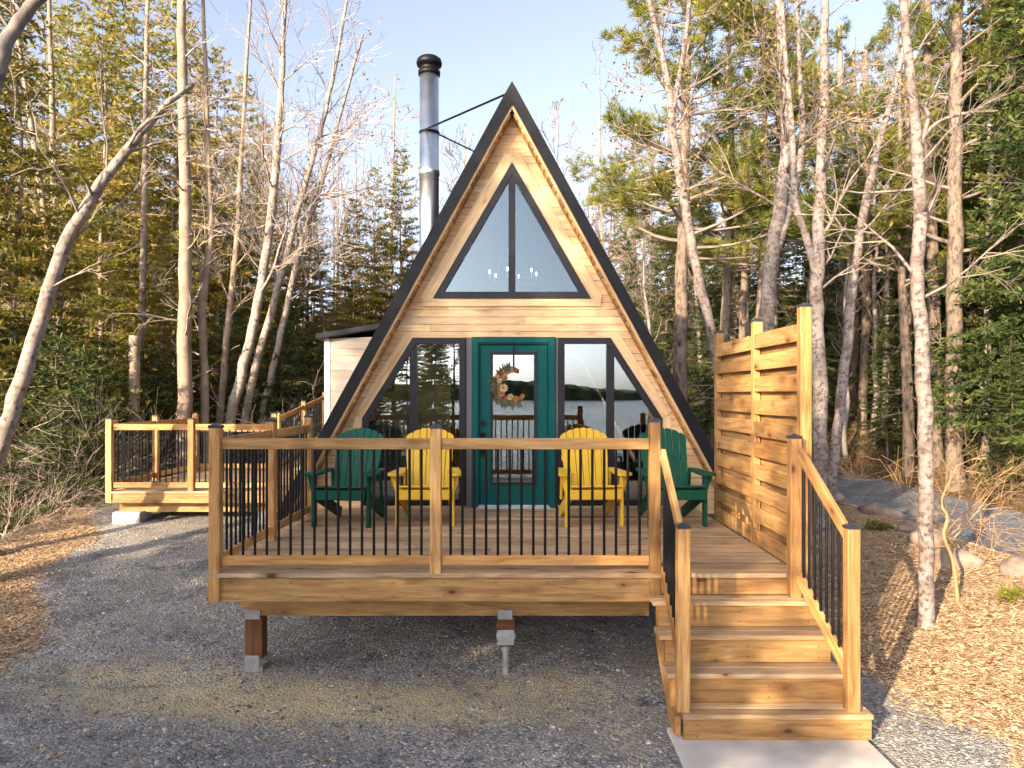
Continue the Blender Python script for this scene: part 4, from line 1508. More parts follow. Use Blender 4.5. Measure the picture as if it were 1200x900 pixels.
def spruce(name, label, seed, H, R, mat, barkm=None, bare=.12, dens=1.0, gap=.1, twig=None):
    """conifer with whorls of drooping boughs clad in short sprigs; bare = clear stem fraction with dead twigs"""
    rng = random.Random(seed)
    root = thing(name, label, 'tree')
    tr, tw, cr = MB(), MB(), MB()
    P = [V((math.sin(k * .7 + seed) * .04 * k / 5, math.cos(k * .9 + seed) * .04 * k / 5, H * k / 14)) for k in range(15)]
    P[0].z = -.4
    r0 = .0062 * H + .02
    tr.tube(P, [max(.012, r0 * (1 - .93 * k / 14)) for k in range(15)], 9)
    z = H * .05
    upv = V((0, 0, 1))
    while z < H * .985:
        t = z / H
        nb = rng.randint(5, 7)
        a0 = rng.uniform(0, 6.28)
        for k in range(nb):
            a = a0 + 6.2832 * k / nb + rng.uniform(-.3, .3)
            bl = R * (1 - t) ** .75 * rng.uniform(.65, 1.1) + .12
            if t < bare + rng.uniform(-.04, .1) or rng.random() < gap:
                if rng.random() < .8:                 # dead bough
                    d = V((math.cos(a), math.sin(a), rng.uniform(-.35, .1)))
                    grow(rng, (tr, tr, cr), V((0, 0, z)), d, bl * rng.uniform(.55, 1.0), .010, 1, dict(seg=.3, wander=.22, up=-.02, levels=2, dens=(2, 7), rmin=.004, ang=(25, 60), ratio=(.3, .5)))
                continue
            d = V((math.cos(a), math.sin(a), .32 * t + .05))
            n = max(2, int(bl / .17))
            p = V((0, 0, z)); st = bl / n
            pts = [V(p)]
            tone = rng.random() * .45
            droop = .12 * (1 - t) + .02
            for q in range(n):
                f = (q + 1) / n
                d = (d + V((0, 0, -droop if f < .65 else droop * 1.2)) + rdir(rng) * .06).normalized()
                p = p + d * st
                pts.append(V(p))
                if f < .18: continue
                wl = (.10 + .34 * bl * .45 * math.sin(math.pi * min(1, .25 + .75 * (1 - f)))) * rng.uniform(.8, 1.2)
                sd = d.cross(upv).normalized()
                for s in (-1, 1):
                    ld = (d * .75 + sd * s + V((0, 0, rng.uniform(-.28, .05)))).normalized()
                    m_ = max(1, int(wl / .085 * dens))
                    for j in range(m_):
                        b0 = p + ld * (wl * j / m_)
                        tn = min(1, max(0, tone + rng.uniform(0, .4) + .25 * f))
                        for g_ in range(5):
                            cr.leaf(b0 + rdir(rng) * .03, (ld + rdir(rng) * (.35 + .25 * g_)).normalized(), rdir(rng), rng.uniform(.09, .18), rng.uniform(.032, .056), min(1, tn + rng.uniform(-.1, .1)))
            tr.tube(pts, [max(.003, .010 * (1 - k / (n + 1))) for k in range(n + 1)], 3, cap=False)
        z += rng.uniform(.2, .34) * (1 + .25 * (H / 12 - 1))
    tr.build('trunk', barkm or B_DARK, root, True)
    cr.build('crown', mat, root)
    return root


def tufts(rng, cr, p, d, n, ln, tone, w=.015):
    for q in range(n):
        dd = (d * .7 + rdir(rng)).normalized()
        if dd.z < -.45: dd.z *= -.5
        cr.leaf(p + rdir(rng) * .035, dd, rdir(rng), ln * rng.uniform(.7, 1.2), w * rng.uniform(.9, 1.6), min(1, max(0, tone + rng.uniform(-.25, .3))))


def pine_boughs(rng, mbs, P, R, t0, n, lmax, ln=.19, nt=24):
    """long limbs whose outer parts carry cushions of needles"""
    m_ = len(P) - 1
    tr, tw, cr = mbs
    for q in range(n):
        t = t0 + (1 - t0) * (q + rng.random()) / n
        x = min(t * m_, m_ - 1e-4); k = int(x)
        p = P[k] + (P[k + 1] - P[k]) * (x - k)
        a = rng.uniform(0, 6.2832)
        bl = (.5 + (lmax - .5) * (1 - ((t - t0) / (1 - t0)) ** 1.4)) * rng.uniform(.55, 1.15)
        d = V((math.cos(a), math.sin(a), rng.uniform(-.05, .35)))
        ns = max(3, int(bl / .35)); pts = [V(p)]
        for s in range(ns):
            d = (d + rdir(rng) * .13 + V((0, 0, .05))).normalized(); pts.append(pts[-1] + d * (bl / ns))
        r = max(.012, R[k] * .3)
        tw.tube(pts, [r * (1 - .8 * s / ns) + .003 for s in range(ns + 1)], 5, cap=False)
        tone = rng.uniform(.15, .65)
        for s in range(1, ns + 1):
            if s / ns < .4: continue
            for j in range(rng.randint(4, 7)):
                sd = (d + rdir(rng) * 1.0 + V((0, 0, .3))).normalized()
                l2 = rng.uniform(.2, .55)
                e = pts[s] + sd * l2
                tw.tube([pts[s], pts[s] + sd * l2 * .5 + V((0, 0, -.02)), e], [.008, .006, .004], 3, cap=False)
                tufts(rng, cr, e, sd, nt, ln, tone)
                tufts(rng, cr, pts[s] + sd * l2 * .6, sd, nt * 2 // 3, ln, tone)


def pine(name, label, seed, H, lmax, mat=None, t0=.4, n=44, lean=.3):
    rng = random.Random(seed)
    root = thing(name, label, 'tree')
    P = [V((math.sin(k * .5 + seed) * .06 + lean * (k / 14) ** 2, math.cos(k * .6 + seed) * .06, H * k / 14)) for k in range(15)]
    P[0].z = -.4
    R = [max(.02, (.0105 * H + .04) * (1 - .88 * k / 14)) for k in range(15)]
    mbs = (MB(), MB(), MB())
    mbs[0].tube(P, R, 10)
    pine_boughs(rng, mbs, P, R, t0, n, lmax)
    dead = dict(seg=.4, wander=.16, up=0.0, levels=2, dens=(2, 3), ang=(25, 60), ratio=(.3, .5))
    for k in range(14):
        z = H * rng.uniform(.12, t0); a = rng.uniform(0, 6.28)
        grow(rng, (mbs[1], mbs[1], mbs[2]), V((0, 0, z)), V((math.cos(a), math.sin(a), rng.uniform(-.2, .2))), rng.uniform(.5, 1.4), .014, 0, dead)
    finish_tree(root, mbs, B_DARK, B_TWIG, mat or LF_PINE)
    return root


def bare(name, label, seed, H, n, lmax, barkm, twigm, t0=.35, lean=.6, r=.0075, cfg=BARE, budm=None, stems=1):
    rng = random.Random(seed)
    root = thing(name, label, 'tree')
    mbs = (MB(), MB(), MB())
    for s in range(stems):
        a = rng.uniform(0, 6.28); le = lean * rng.uniform(.5, 1.2)
        h = H * rng.uniform(.85, 1.0)
        P = [V((math.cos(a) * le * (k / 12) ** 1.3 + rng.uniform(-.05, .05) + .1 * s, math.sin(a) * le * (k / 12) ** 1.3 + rng.uniform(-.05, .05), h * k / 12)) for k in range(13)]
        P[0].z = -.4
        R = [max(.008, (r * h + .02) * (1 - .9 * k / 12)) for k in range(13)]
        mbs[0].tube(P, R, 8)
        limbs_on(rng, mbs, P, R, t0, n, lmax, cfg)
    finish_tree(root, mbs, barkm, twigm, budm)
    return root


def put(root, x, y, rz, s, label=None, group=None, sink=0.0):
    return copy_thing(root, (x, y, hgt(x, y) - sink), rz, s, label, group)


def place(root, x, y, rz=0.0, s=1.0, sink=0.0):
    root.location = (x, y, hgt(x, y) - sink); root.rotation_euler = (0, 0, rz); root.scale = (s, s, s)
    return root


def X_(px, Y):
    return (px - VX) * Y / F


# ---- left wood: trunks seen one by one
BIR = dict(BARE, dens=(4.4, 5.5), up=.07, rmin=.004)
drawn_tree('leaning_tree', 'grey trunk leaning far to the right, nearest tree on the left side', [(-42, 610), (0, 520), (32, 425), (75, 290), (130, 200), (190, 128), (228, 98)], 9.6, [21, 19, 17, 15, 12, 8, 4], B_BIRCH, B_TWIGP, 31, (.5, 12, 1.6), BIR)
drawn_tree('bent_tree', 'dark bent trunk cutting across the upper left corner of the photo', [(-85, 420), (-45, 230), (-6, 92), (12, 42), (42, 2), (80, -40), (130, -80)], 8.2, [24, 22, 19, 16, 14, 11, 8], B_GREY, B_TWIG, 32, (.5, 9, 1.5), dict(BARE, dens=(2.6, 3.6)))
drawn_tree('straight_tree', 'thickest straight pale trunk standing behind the side deck', [(216, 505), (217, 400), (217, 260), (214, 120), (212, -10), (211, -130)], 16.6, [17, 16, 14, 12, 9, 6], B_PALE, B_TWIGP, 33, (.25, 26, 1.5), dict(BARE, up=-.02))
drawn_tree('snag', 'snapped pale trunk with a ragged broken top beside the side deck', [(157, 505), (157, 440), (159, 393)], 16.0, [12.5, 12, 12], B_PALE, B_TWIG, 34, (.3, 5, .9), BARE)
drawn_tree('slim_tree', 'slim pale stem rising straight above the snapped trunk', [(163, 500), (166, 380), (170, 210), (172, 60), (174, -60)], 18.2, [9, 8, 7, 5, 3], B_PALE, B_TWIGP, 35, (.2, 28, 1.4), dict(BARE, up=-.03))
drawn_tree('birch', 'crooked birch just right of the thickest straight trunk', [(241, 505), (239, 430), (237, 360), (247, 270), (243, 180), (240, 60), (236, -60)], 17.0, [10, 9, 9, 8, 7, 5, 3], B_PALE, B_TWIGP, 36, (.3, 18, 1.7), BIR)
drawn_tree('birch', 'slender curved birch between the crooked birch and the leaning birches', [(256, 505), (262, 440), (268, 370), (278, 280), (283, 180), (290, 60), (296, -30)], 18.4, [8, 8, 7, 7, 5, 4, 2], B_PALE, B_TWIGP, 37, (.35, 16, 1.8), BIR)
drawn_tree('birch', 'tall white birch leaning right with a wide bare crown against the sky', [(268, 505), (282, 440), (299, 370), (316, 270), (325, 170), (330, 90), (334, 0), (340, -90)], 17.6, [12, 12, 11, 10, 9, 7, 5, 3], B_BIRCH, B_TWIGP, 38, (.38, 26, 3.0), BIR)
drawn_tree('birch', 'white birch leaning right beside the tallest leaning birch', [(284, 505), (305, 410), (328, 330), (352, 235), (374, 160), (392, 80), (410, -20)], 18.6, [9, 9, 8, 7, 6, 5, 3], B_BIRCH, B_TWIGP, 39, (.4, 24, 3.0), BIR)
drawn_tree('birch', 'thin white birch leaning right, the one closest to the cabin annex', [(303, 505), (325, 410), (350, 300), (376, 215), (400, 130), (425, 40)], 19.6, [8, 8, 7, 6, 4, 3], B_BIRCH, B_TWIGP, 40, (.4, 24, 2.9), dict(BIR, bud=1), LF_BRONZE)
drawn_tree('birch', 'pale birch pole near the left edge of the photo, in the sunlit stand', [(64, 520), (66, 400), (64, 250), (61, 120), (57, -20)], 18.8, [9, 9, 8, 6, 4], B_PALE, B_TWIGP, 41, (.25, 24, 1.6), BIR)
drawn_tree('birch', 'thin pale pole slanting left near the left edge of the photo', [(85, 500), (62, 330), (45, 200), (28, 90), (10, -20)], 17.4, [8, 8, 7, 5, 4], B_PALE, B_TWIGP, 42, (.3, 18, 1.6), BIR)

# ---- right wood: trunks seen one by one
pb = lambda t0, n, l: (lambda rng, mbs, P, R: pine_boughs(rng, mbs, P, R, t0, n, l))
drawn_tree('pine', 'big dark pine with long clumped boughs just right of the cabin roof', [(797, 520), (797, 430), (799, 330), (801, 230), (803, 130), (806, 30), (808, -60)], 17.5, [17, 16, 15, 13, 11, 8, 4], B_DARK, B_TWIG, 51, (.2, 8, 1.2), dict(BARE, up=0), LF_PINE, foliage=pb(.46, 46, 2.9))
drawn_tree('birch', 'mottled birch leaning left in front of the big dark pine', [(848, 470), (832, 385), (815, 310), (803, 240), (790, 165), (783, 100), (770, 40), (752, -30)], 13.6, [13, 12, 11, 11, 10, 8, 6, 4], B_MOTTLE_SHADE, B_TWIG, 52, (.5, 13, 2.2), dict(BIR, bud=3), LF_GOLD, forks=[([(786, 140), (800, 70), (808, 0), (812, -60)], [7, 6, 5, 3])])
drawn_tree('birch', 'twin-stemmed birch rising behind the middle of the privacy screen', [(897, 470), (899, 380), (903, 310), (914, 240), (922, 170), (918, 90), (914, 10), (910, -80)], 13.0, [20, 19, 17, 16, 13, 11, 10, 7], B_MOTTLE_SHADE, B_TWIG, 53, (.48, 12, 2.1), dict(BIR, bud=3), LF_GOLD, forks=[([(903, 310), (927, 240), (940, 170), (938, 90), (934, 0)], [12, 10, 8, 6, 4])])
drawn_tree('birch', 'thick birch touching the near post of the privacy screen', [(961, 590), (960, 520), (961, 460), (957, 380), (958, 300), (962, 200), (966, 100), (966, 0), (965, -90)], 11.8, [19, 18, 18, 16, 15, 12, 10, 9, 6], B_MOTTLE_SHADE, B_TWIG, 54, (.45, 11, 1.8), dict(BIR, bud=3), LF_GOLD, forks=[([(957, 322), (945, 278), (932, 235), (928, 150), (920, 60), (915, -30)], [11, 9, 8, 7, 5, 4])])
drawn_tree('birch', 'birch leaning right between the screen and the lane', [(972, 592), (980, 520), (990, 430), (1000, 330), (1014, 240), (1030, 170), (1048, 105), (1060, 50)], 13.4, [13, 12, 12, 11, 10, 8, 6, 4], B_MOTTLE_SHADE, B_TWIG, 55, (.5, 9, 1.7), BIR)
drawn_tree('birch', 'lone mottled birch standing in the wood chips on the right bank', [(1086, 714), (1085, 640), (1085, 560), (1083, 470), (1080, 400), (1074, 320), (1078, 250), (1073, 150), (1065, 70), (1057, -10), (1050, -90)], 7.6, [18, 17, 17, 17, 16, 15, 15, 12, 10, 9, 7], B_MOTTLE_SHADE, B_TWIG, 56, (.5, 14, 1.25), dict(BARE, dens=(4, 5.5), bud=1, bs=.45), LF_BRONZE, forks=[([(1079, 170), (1087, 140), (1083, 125), (1060, 112)], [6, 5, 5, 3]), ([(1082, 160), (1100, 143), (1130, 133), (1170, 130)], [5, 4, 4, 2])])
drawn_tree('pine', 'dark straight pine trunk right of the lone mottled birch', [(1118, 540), (1118, 430), (1120, 300), (1120, 170), (1122, 40), (1124, -60)], 18.4, [19, 18, 17, 15, 12, 9], B_DARK, B_TWIG, 57, (.25, 10, 1.6), dict(BARE, up=0), LF_PINE, foliage=pb(.5, 34, 2.4))
drawn_tree('grey_tree', 'thin grey stem with short bare limbs near the right edge of the photo', [(1154, 545), (1157, 430), (1158, 330), (1161, 200), (1159, 110), (1161, 20)], 18.6, [8, 8, 8, 7, 5, 3], B_GREY, B_TWIG, 58, (.3, 18, 1.1), dict(BARE, up=.02))
drawn_tree('pine', 'dark pine trunk half hidden behind the lone mottled birch', [(1097, 545), (1096, 430), (1092, 300), (1090, 180), (1087, 40), (1086, -40)], 21.0, [15, 14, 13, 11, 9, 7], B_DARK, B_TWIG, 59, (.25, 14, 1.5), dict(BARE, up=0))
for k, (p0, p1, Y, w, lab) in enumerate((((1010, 540), (1014, 60), 25.5, 11, 'dark trunk behind the birch that leans right over the lane'), ((1062, 540), (1064, 0), 23.5, 12, 'dark trunk behind and left of the lone mottled birch'), ((868, 470), (872, 120), 22.0, 9, 'dark slim trunk above the middle of the privacy screen'), ((1032, 540), (1040, 200), 24.5, 7, 'thin grey trunk between the leaning birch and the lone birch'), ((985, 538), (983, 30), 27.0, 10, 'grey trunk behind the thick birch at the screen'))):
    mid_ = ((p0[0] + p1[0]) / 2 + 3, (p0[1] + p1[1]) / 2)
    drawn_tree('pine', lab, [p0, mid_, p1], Y, [w, w * .9, w * .6], B_DARK if 'dark' in lab else B_GREY, B_TWIG, 60 + k, (.3, 14, 1.5), dict(BARE, up=.0))
for k, (px, y0, Y, lean_, lab) in enumerate(((650, 120, 30, 4, 'faint bare tree whose twigs show just right of the roof peak'), (708, 60, 28, -6, 'bare reddish-twigged tree left of the big dark pine'), (540, 150, 32, 5, 'faint bare tree between the flue pipe and the roof'), (455, 90, 26, 8, 'bare tree just left of the flue pipe'), (760, 130, 30, 5, 'bare thin tree behind the boughs of the big dark pine'))):
    drawn_tree('bare_tree', lab, [(px, 480), (px + lean_ * .4, 330), (px + lean_, y0)], Y, [5, 3.5, 1.2], B_PALE if px < 700 else B_GREY, B_TWIG, 70 + k, (.2, 40, 3.0), dict(FAR, bud=1), LF_BRONZE)

# ---- kinds used several times
sp_a = spruce('spruce', 'tall sunlit spruce standing left of the thickest straight trunk', 101, 12.5, 2.1, LF_SPRUCE, B_PALE, .12, 1.1, .24)
sp_b = spruce('spruce', 'open-branched sunlit spruce behind the leaning grey trunk', 102, 12.0, 1.9, LF_SPRUCE, B_PALE, .22, 1.0, .32)
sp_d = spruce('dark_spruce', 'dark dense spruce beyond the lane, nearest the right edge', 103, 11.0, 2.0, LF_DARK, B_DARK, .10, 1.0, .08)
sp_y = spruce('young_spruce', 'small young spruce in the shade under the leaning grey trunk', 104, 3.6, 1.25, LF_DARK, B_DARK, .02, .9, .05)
pn_a = pine('pine', 'bushy pine right of the big dark pine, its crown against the sky', 105, 12.5, 2.6)
br_a = bare('bare_tree', 'bare grey tree deep in the left wood', 106, 10.0, 24, 2.2, B_PALE, B_TWIGP, .3)
br_b = bare('bare_tree', 'bare tan tree on the slope right of the lane', 107, 9.0, 24, 1.9, B_GREY, B_TWIG, .25, .9, .007)
DEADB = dict(seg=.25, wander=.28, up=.02, levels=2, dens=(4, 6), ang=(25, 65), ratio=(.35, .65))


def bush(name, label, seed, n, H, barkm, cat='bush', cfg=DEADB, spread=.7, r=.011):
    rng = random.Random(seed)
    root = thing(name, label, cat)
    mbs = (MB(), MB(), MB())
    for k in range(n):
        a = rng.uniform(0, 6.28)
        d = V((math.cos(a) * spread, math.sin(a) * spread, rng.uniform(.35, 1)))
        grow(rng, mbs, V((rng.uniform(-.1, .1), rng.uniform(-.1, .1), -.1)), d, H * rng.uniform(.6, 1.1), r, 0, cfg)
    mbs[0].build('stems', barkm, root)
    mbs[1].build('crown', barkm, root)
    return root


bs_a = bush('bare_bush', 'bare twisted shrub with tan limbs beside the lane, right of the lone birch', 201, 9, 1.5, B_TAN)
bs_b = bush('bare_bush', 'tangle of dead grey boughs drooping by the corner of the side deck', 202, 11, 1.7, B_TWIGP, spread=1.0)

# left stand
GL = 'sunlit spruces in the stand left of the cabin'
SL = 'sunlit yellow-green spruce in the dense stand left of the cabin'
place(sp_a, X_(120, 19.5), 19.5, .4, 1.05); place(sp_b, X_(20, 15.5), 15.5, 2.0, 1.0)
rng = random.Random(77)
for px, Y, H, pr in ((-60, 14.5, 13, 0), (-30, 19, 14, 1), (85, 22, 15.5, 0), (168, 23, 15, 1), (205, 21, 13.5, 0), (255, 21.5, 11.5, 1), (286, 24, 11.5, 0), (325, 25, 8.2, 1), (362, 27, 8.6, 0), (405, 27, 6.8, 0), (440, 24, 8.6, 1), (470, 25, 9.3, 0), (415, 23.5, 7.6, 0), (50, 27, 18, 1), (0, 25, 17, 0), (140, 28, 17.5, 0), (228, 29, 15, 1), (310, 30, 10.5, 0), (70, 16.8, 8.5, 1), (190, 18.3, 6.0, 0), (130, 16.0, 5.0, 1)):
    pr_ = (sp_a, sp_b)[pr]
    s = H / (12.5, 12.0)[pr]
    put(pr_, X_(px, Y), Y, rng.uniform(0, 6.28), s, SL, GL)
sp_a['group'] = GL; sp_b['group'] = GL; sp_a['label'] = SL; sp_b['label'] = SL
GY = 'young spruces in the shade by the left bank'
SY = 'small dark young spruce in the shade along the left bank'
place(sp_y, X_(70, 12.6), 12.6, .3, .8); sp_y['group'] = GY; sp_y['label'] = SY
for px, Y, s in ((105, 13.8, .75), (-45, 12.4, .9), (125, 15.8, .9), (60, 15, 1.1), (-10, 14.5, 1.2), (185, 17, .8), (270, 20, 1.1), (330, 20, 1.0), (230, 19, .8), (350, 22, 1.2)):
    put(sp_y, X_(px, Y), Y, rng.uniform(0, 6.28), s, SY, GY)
GB = 'bare trees deep in the left wood'
SB = 'bare pale tree standing among the sunlit spruces of the left wood'
place(br_a, X_(30, 22), 22, 0, 1.3); br_a['group'] = GB; br_a['label'] = SB
for px, Y, s in ((145, 24, 1.4), (265, 27, 1.2), (345, 28, 1.05), (385, 26, .95), (420, 30, .95)):
    put(br_a, X_(px, Y), Y, rng.uniform(0, 6.28), s, SB, GB)
place(bs_b, X_(112, 13.4), 13.4, .3, 1.0)
for px, Y, s, lab in ((60, 12.4, .8, 'low tangle of dead boughs at the foot of the leaning grey trunk'), (20, 12.8, .9, 'tangle of dead boughs at the left edge above the mulch'), (88, 13.0, 1.1, 'wide spray of dead boughs between the leaning grey trunk and the side deck'), (45, 13.8, 1.2, 'tall spray of dead boughs behind the leaning grey trunk'), (5, 11.4, .7, 'low dead brush nearest the viewer on the left bank'), (150, 16.0, 1.0, 'tangle of dead twigs round the foot of the snapped trunk'), (300, 18.5, 1.1, 'brush of dead twigs under the leaning birches'), (355, 19.5, 1.1, 'brush of dead twigs beside the cabin annex')):
    put(bs_b, X_(px, Y), Y, rng.uniform(0, 6.28), s, lab)

# right stand
GD = 'dark spruces beyond the lane'
SD = 'dark spruce in the shaded wood beyond the lane on the right'
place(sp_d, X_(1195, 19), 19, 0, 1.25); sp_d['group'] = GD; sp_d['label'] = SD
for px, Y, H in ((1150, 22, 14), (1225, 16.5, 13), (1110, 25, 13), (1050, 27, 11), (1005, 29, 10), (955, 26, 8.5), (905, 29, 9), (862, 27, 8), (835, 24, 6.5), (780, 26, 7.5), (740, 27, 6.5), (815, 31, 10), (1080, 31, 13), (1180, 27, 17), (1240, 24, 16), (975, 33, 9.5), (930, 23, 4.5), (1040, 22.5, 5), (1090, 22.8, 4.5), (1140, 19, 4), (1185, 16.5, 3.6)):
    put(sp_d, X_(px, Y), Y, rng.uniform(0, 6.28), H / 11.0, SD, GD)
place(pn_a, X_(850, 20), 20, .5, 1.05)
for px, Y, s, lab in ((905, 24, 1.15, 'tall pine behind the twin-stemmed birch'), (1150, 21.5, 1.15, 'tall pine whose golden crown fills the upper right corner'), (1000, 27, 1.05, 'pine crown seen between the thick birch and the lone birch'), (890, 18.5, .95, 'pine with a sunlit crown just left of the twin-stemmed birch'), (1062, 21, 1.0, 'pine crown filling the gap left of the lone mottled birch'), (745, 33, .85, 'pine showing above the right roof slope, left of the big dark pine')):
    put(pn_a, X_(px, Y), Y, rng.uniform(0, 6.28), s, lab)
GT = 'bare tan trees on the slope right of the lane'
ST = 'bare tan tree on the slope behind the birches right of the cabin'
place(br_b, X_(880, 24), 24, 0, 1.1); br_b['group'] = GT; br_b['label'] = ST
for px, Y, s in ((720, 26, 1.0), (770, 24, 1.0), (825, 26, 1.1), (940, 25, 1.2), (990, 24, 1.2), (1025, 24, 1.25), (1050, 25, 1.3), (1130, 24, 1.3), (915, 30, 1.3), (690, 30, 1.0), (1170, 23, 1.4), (855, 32, 1.3), (1075, 28, 1.3), (745, 36, 1.15)):
    put(br_b, X_(px, Y), Y, rng.uniform(0, 6.28), s, ST, GT)
place(bs_a, 6.15, 11.0, .4, 1.0)
for x, y, s, rz, lab in ((7.3, 10.0, .75, 1.9, 'bare shrub at the right edge of the photo beside the lane'), (5.5, 9.2, .5, 3.1, 'small bare shrub at the foot of the boulders'), (10.4, 16.5, 1.0, 4.4, 'bare shrub on the far bank of the lane'), (12.2, 18.0, 1.3, .9, 'wide bare shrub under the dark spruces beyond the lane'), (9.4, 21.0, 1.2, 2.6, 'bare shrub where the lane bends out of sight')):
    put(bs_a, x, y, rz, s, lab)
# the crooked sapling
drawn_tree('sapling', 'small crooked tan sapling growing from the chips right of the lone birch', [(1121, 690), (1116, 655), (1106, 628), (1110, 606), (1103, 590), (1110, 570), (1122, 545)], 8.0, [4.5, 4, 4, 3.5, 3, 2.5, 1.5], B_TAN, B_TAN, 81, (.45, 8, .5), dict(BARE, wander=.3, seg=.15))

# low evergreen shrubs
for k, (px, py, Y, r, lab) in enumerate(((1029, 622, 11.4, .20, 'small yellow-green shrub in the chips left of the boulders'), (1190, 694, 7.7, .17, 'small green shrub at the right edge of the photo'))):
    rng2 = random.Random(300 + k)
    x = X_(px, Y)
    t = thing('low_shrub', lab, 'shrub', (x, Y, hgt(x, Y)))
    mb, ms = MB(), MB()
    for q in range(60):
        d = rdir(rng2); d.z = abs(d.z) + .15; d.normalize()
        e = d * r * rng2.uniform(.6, 1.1); e.z *= .75
        ms.tube([V((0, 0, 0)), e], .004, 3)
        for j in range(9):
            mb.leaf(e * rng2.uniform(.5, 1), (d + rdir(rng2)).normalized(), rdir(rng2), rng2.uniform(.04, .08), .016, rng2.random())
    ms.build('stems', B_TWIG, t); mb.build('crown', LF_SHRUB, t)

# boulders along the crest beside the lane
def boulder(label, x, y, sx, sy, sz, seed, rz):
    rng2 = random.Random(seed)
    mb = MB()
    nu, nv = 16, 9
    offs = [(rdir(rng2), rng2.uniform(.72, 1.0)) for _ in range(11)]
    vs = []
    for j in range(nv + 1):
        th = math.pi * j / nv
        for i in range(nu):
            ph = 2 * math.pi * i / nu
            d = V((math.sin(th) * math.cos(ph), math.sin(th) * math.sin(ph), math.cos(th)))
            rr = 1.0
            for o, c in offs:
                q = d.dot(o)
                if q > .05: rr = min(rr, c / q)
            rr *= 1 + .03 * math.sin(7 * d.x + seed) * math.cos(6 * d.y)
            p = d * min(rr, 1.1) * .78
            vs.append(V((p.x * sx, p.y * sy, p.z * sz)))
    fs = [[j * nu + i, (j + 1) * nu + i, (j + 1) * nu + (i + 1) % nu, j * nu + (i + 1) % nu] for j in range(nv) for i in range(nu)]
    mb.add(vs, fs, [[(0, 0)] * 4] * len(fs), .5)
    mb.rnd = [.5] * len(fs)
    o = mb.build('boulder', M_ROCK, None, True)
    o.location = (x, y, hgt(x, y) + sz * .2); o.rotation_euler = (0, 0, rz)
    tag(o, label, 'boulder', 'boulders along the lane')


boulder('long low boulder farthest along the row, nearest the two birches', 6.0, 12.6, .62, .26, .20, 1, 1.9)
boulder('squarish boulder in the middle of the row beside the lane', 5.55, 10.3, .36, .26, .22, 2, 2.2)
boulder('largest rounded pinkish boulder right of the lone birch', 5.25, 9.15, .42, .27, .23, 3, -.4)
boulder('rounded boulder at the right edge of the photo', 5.6, 8.55, .24, .21, .19, 4, .3)
boulder('small boulder behind the largest one in the row', 5.75, 11.2, .26, .2, .16, 5, .9)
boulder('small boulder beside the thick birch at the screen', 6.0, 14.4, .24, .2, .16, 6, .2)

# ---- far wood on the rising ground behind: one mass
rng = random.Random(500)
mb = MB(); mbc = MB()
cf = dict(seg=.8, wander=.2, up=.06, levels=1, dens=(4.5,), ang=(20, 55), ratio=(.35, .6), rmin=.011)
for k in range(260):
    y = rng.uniform(33, 62); x = rng.uniform(-.72, .72) * y * 1.1
    if abs(x + 1) < 4: continue
    h = rng.uniform(6, 11) * (0.8 if -9 < x < 6 else 1.25)
    g = hgt(x, y)
    top = V((x + rng.uniform(-.8, .8), y, g + h))
    mb.tube([V((x, y, g - .3)), V((x, y, g + h * .5)) + rdir(rng) * .2, top], [.07, .05, .02], 5, cap=False)
    for q in range(15):
        t = rng.uniform(.3, .98); a = rng.uniform(0, 6.28)
        grow(rng, (mb, mb, mb), V((x, y, g + h * t)), V((math.cos(a), math.sin(a), rng.uniform(.3, 1.1))), rng.uniform(.8, 2.4) * (1.15 - t * .7), .022, 0, cf)
stuff(mb.build('far_woods', B_TWIG), 'far bare pale wood on the rising ground behind the cabin', 'woods')
for k in range(110):
    y = rng.uniform(31, 60); x = rng.uniform(-.75, .75) * y * 1.1
    if -11 < x < 7: continue
    h = rng.uniform(6, 13); g = hgt(x, y)
    for j in range(int(h / .28)):
        z = .5 + j * .28; R_ = 1.9 * (1 - z / (h + .6)) ** .8
        for q in range(9):
            a = rng.uniform(0, 6.28); d = V((math.cos(a), math.sin(a), rng.uniform(-.3, .15))).normalized()
            mbc.leaf(V((x, y, g + z)) + d * R_ * rng.uniform(.2, .7), d, V((0, 0, 1)), R_ * rng.uniform(.3, .6) + .1, .3 * R_ + .06, rng.random() * .8)
stuff(mbc.build('far_woods', LF_SPRUCE), 'far evergreens on the rising ground behind the birches', 'woods')

# undergrowth: twigs and dry stalks on the forest floor
rng = random.Random(510)
mb = MB()
for k in range(2600):
    if k % 2:
        y = rng.uniform(12, 26); x = rng.uniform(-.78, -.30) * y
        if mulch_sd(x, y) < .5 and y < 16 and x > -7.4: continue
        if -6.2 < x < -2.8 and y < 18.6: continue
    else:
        y = rng.uniform(14, 30); x = rng.uniform(.2, .75) * y
        if x < 10.2 and y < 24: continue
    p = V((x, y, hgt(x, y) - .02)); a = rng.uniform(0, 6.28)
    d = V((math.cos(a), math.sin(a), rng.uniform(.1, 1.6))).normalized(); ln = rng.uniform(.25, .9)
    q1 = p + d * ln * .5; q2 = q1 + (d + rdir(rng) * .5).normalized() * ln * .5
    mb.tube([p, q1, q2], [.007, .005, .002], 3, cap=False)
    q3 = q1 + (d + rdir(rng) * .9).normalized() * ln * .4
    mb.tube([q1, q3], [.004, .002], 3, cap=False)
stuff(mb.build('undergrowth', B_TWIG), 'dry twigs and stalks covering the forest floor', 'undergrowth')

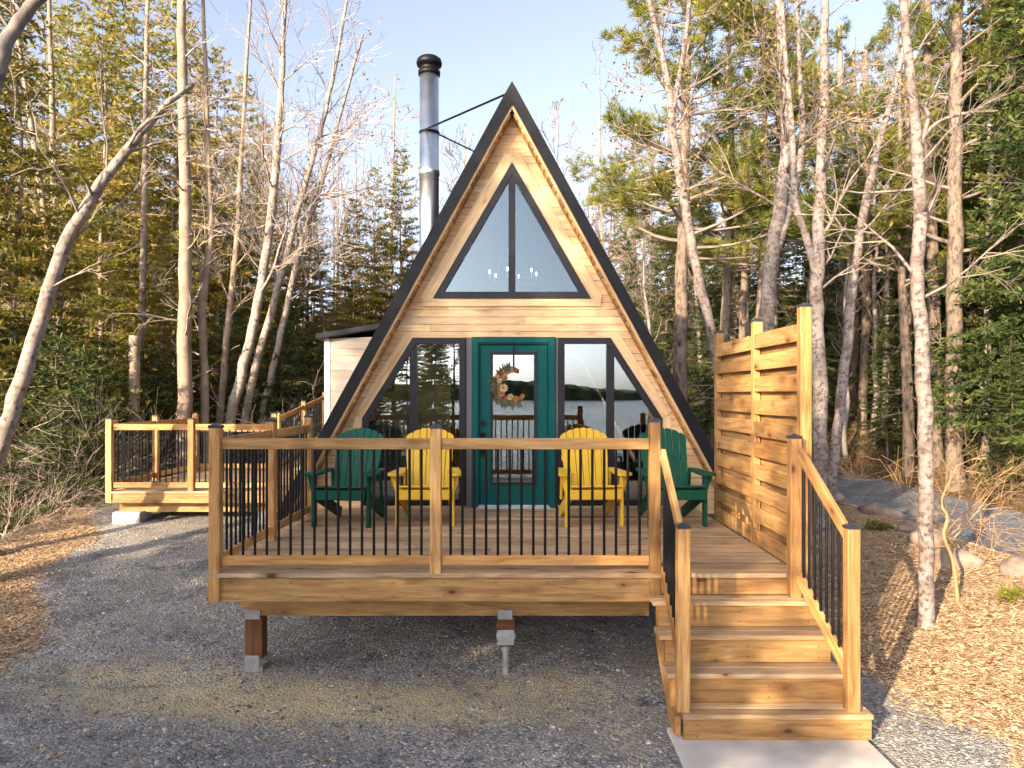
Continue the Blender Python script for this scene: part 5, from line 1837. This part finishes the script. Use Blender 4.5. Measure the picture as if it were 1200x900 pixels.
# ---- evergreens out of view: some mirrored in the left window, most added to block sun
GP = 'evergreens on the wooded point by the lake'
SP = 'evergreen out of view, mirrored in the left window or added to block sun'
rng = random.Random(520)
for kind, x, y, s in (('s', -7.9, -4.0, .95), ('s', -9.5, -3.2, 1.0), ('s', -11.1, -4.5, 1.05), ('s', -12.8, -3.6, 1.0), 
                      ('s', -14.3, -4.8, .9), ('s', -9.0, -6.5, 1.1), ('s', -10.5, -7.2, 1.1), ('s', -12.0, -6.4, 1.1), ('s', -13.7, -7.2, 1.1), ('s', -6.5, -3.6, .66), ('s', -5.5, -4.6, .56), ('s', -5.0, -3.0, .44), ('s', -4.2, -3.6, .33),  # unseen spruces up to here are put in to keep sun off cabin and yard
                      ('s', -3.3, -12.5, .50), ('p', -2.7, -15.0, .50), ('s', -4.3, -11.5, .55), ('p', -5.3, -14.5, .7), ('s', -6.0, -12.0, .5), ('s', -3.9, -16.5, .6), ('s', -7.0, -16.0, .7), ('p', -4.9, -19.0, .8), ('s', -8.2, -14.0, .7),
                      ('s', -12.4, 3.2, .5), ('s', -14.2, 6.5, .5), ('s', -15.8, 9.5, .5), ('s', -17.2, 12, .5), ('s', -17.5, 6, .55)):  # low unseen spruces put in to shade the foot of the left wood
    put(pn_a if kind == 'p' else sp_a, x, y, rng.uniform(0, 6.28), s, SP, GP)

# ------------------------------------------------------------------ light, sky, camera
w = bpy.data.worlds.new('World'); SC.world = w; w.use_nodes = True
nt = w.node_tree
sky = nt.nodes.new('ShaderNodeTexSky'); sky.sky_type = 'NISHITA'; sky.sun_disc = False
D = V((.55, .78, -.30)).normalized()              # direction the sunlight travels
el = math.asin(-D.z); az = math.atan2(-D.x, -D.y)
sky.sun_elevation = el; sky.sun_rotation = az % (2 * math.pi)
sky.air_density = .5; sky.dust_density = 3.0; sky.ozone_density = 2.0
bg = nt.nodes['Background']; bg.inputs[1].default_value = 0.15
hs = nt.nodes.new('ShaderNodeHueSaturation'); hs.inputs['Saturation'].default_value = .6
nt.links.new(sky.outputs[0], hs.inputs['Color']); nt.links.new(hs.outputs[0], bg.inputs[0])
sl = bpy.data.lights.new('sun', 'SUN'); sl.energy = 4.3; sl.angle = math.radians(.6); sl.color = (1.0, .80, .56)
so = bpy.data.objects.new('sun', sl); COL.objects.link(so)
so.rotation_euler = D.to_track_quat('-Z', 'Y').to_euler(); so.location = (-20, -15, 15)

cam = bpy.data.cameras.new('camera'); co = bpy.data.objects.new('camera', cam); COL.objects.link(co)
cam.sensor_width = 36; cam.lens = 36 * F / 1200
cam.shift_x = (600 - VX) / 1200; cam.shift_y = (VY - 450) / 1200
co.location = (0, 0, CZ); co.rotation_euler = (math.pi / 2, 0, 0)
cam.clip_start = 0.05; cam.clip_end = 3000
SC.camera = co
SC.render.engine = 'CYCLES'
SC.cycles.use_denoising = True
SC.cycles.max_bounces = 8; SC.cycles.transparent_max_bounces = 16
SC.cycles.sample_clamp_indirect = 6
SC.view_settings.view_transform = 'Standard'; SC.view_settings.look = 'None'
SC.view_settings.exposure = 1.82; SC.view_settings.gamma = 1.0
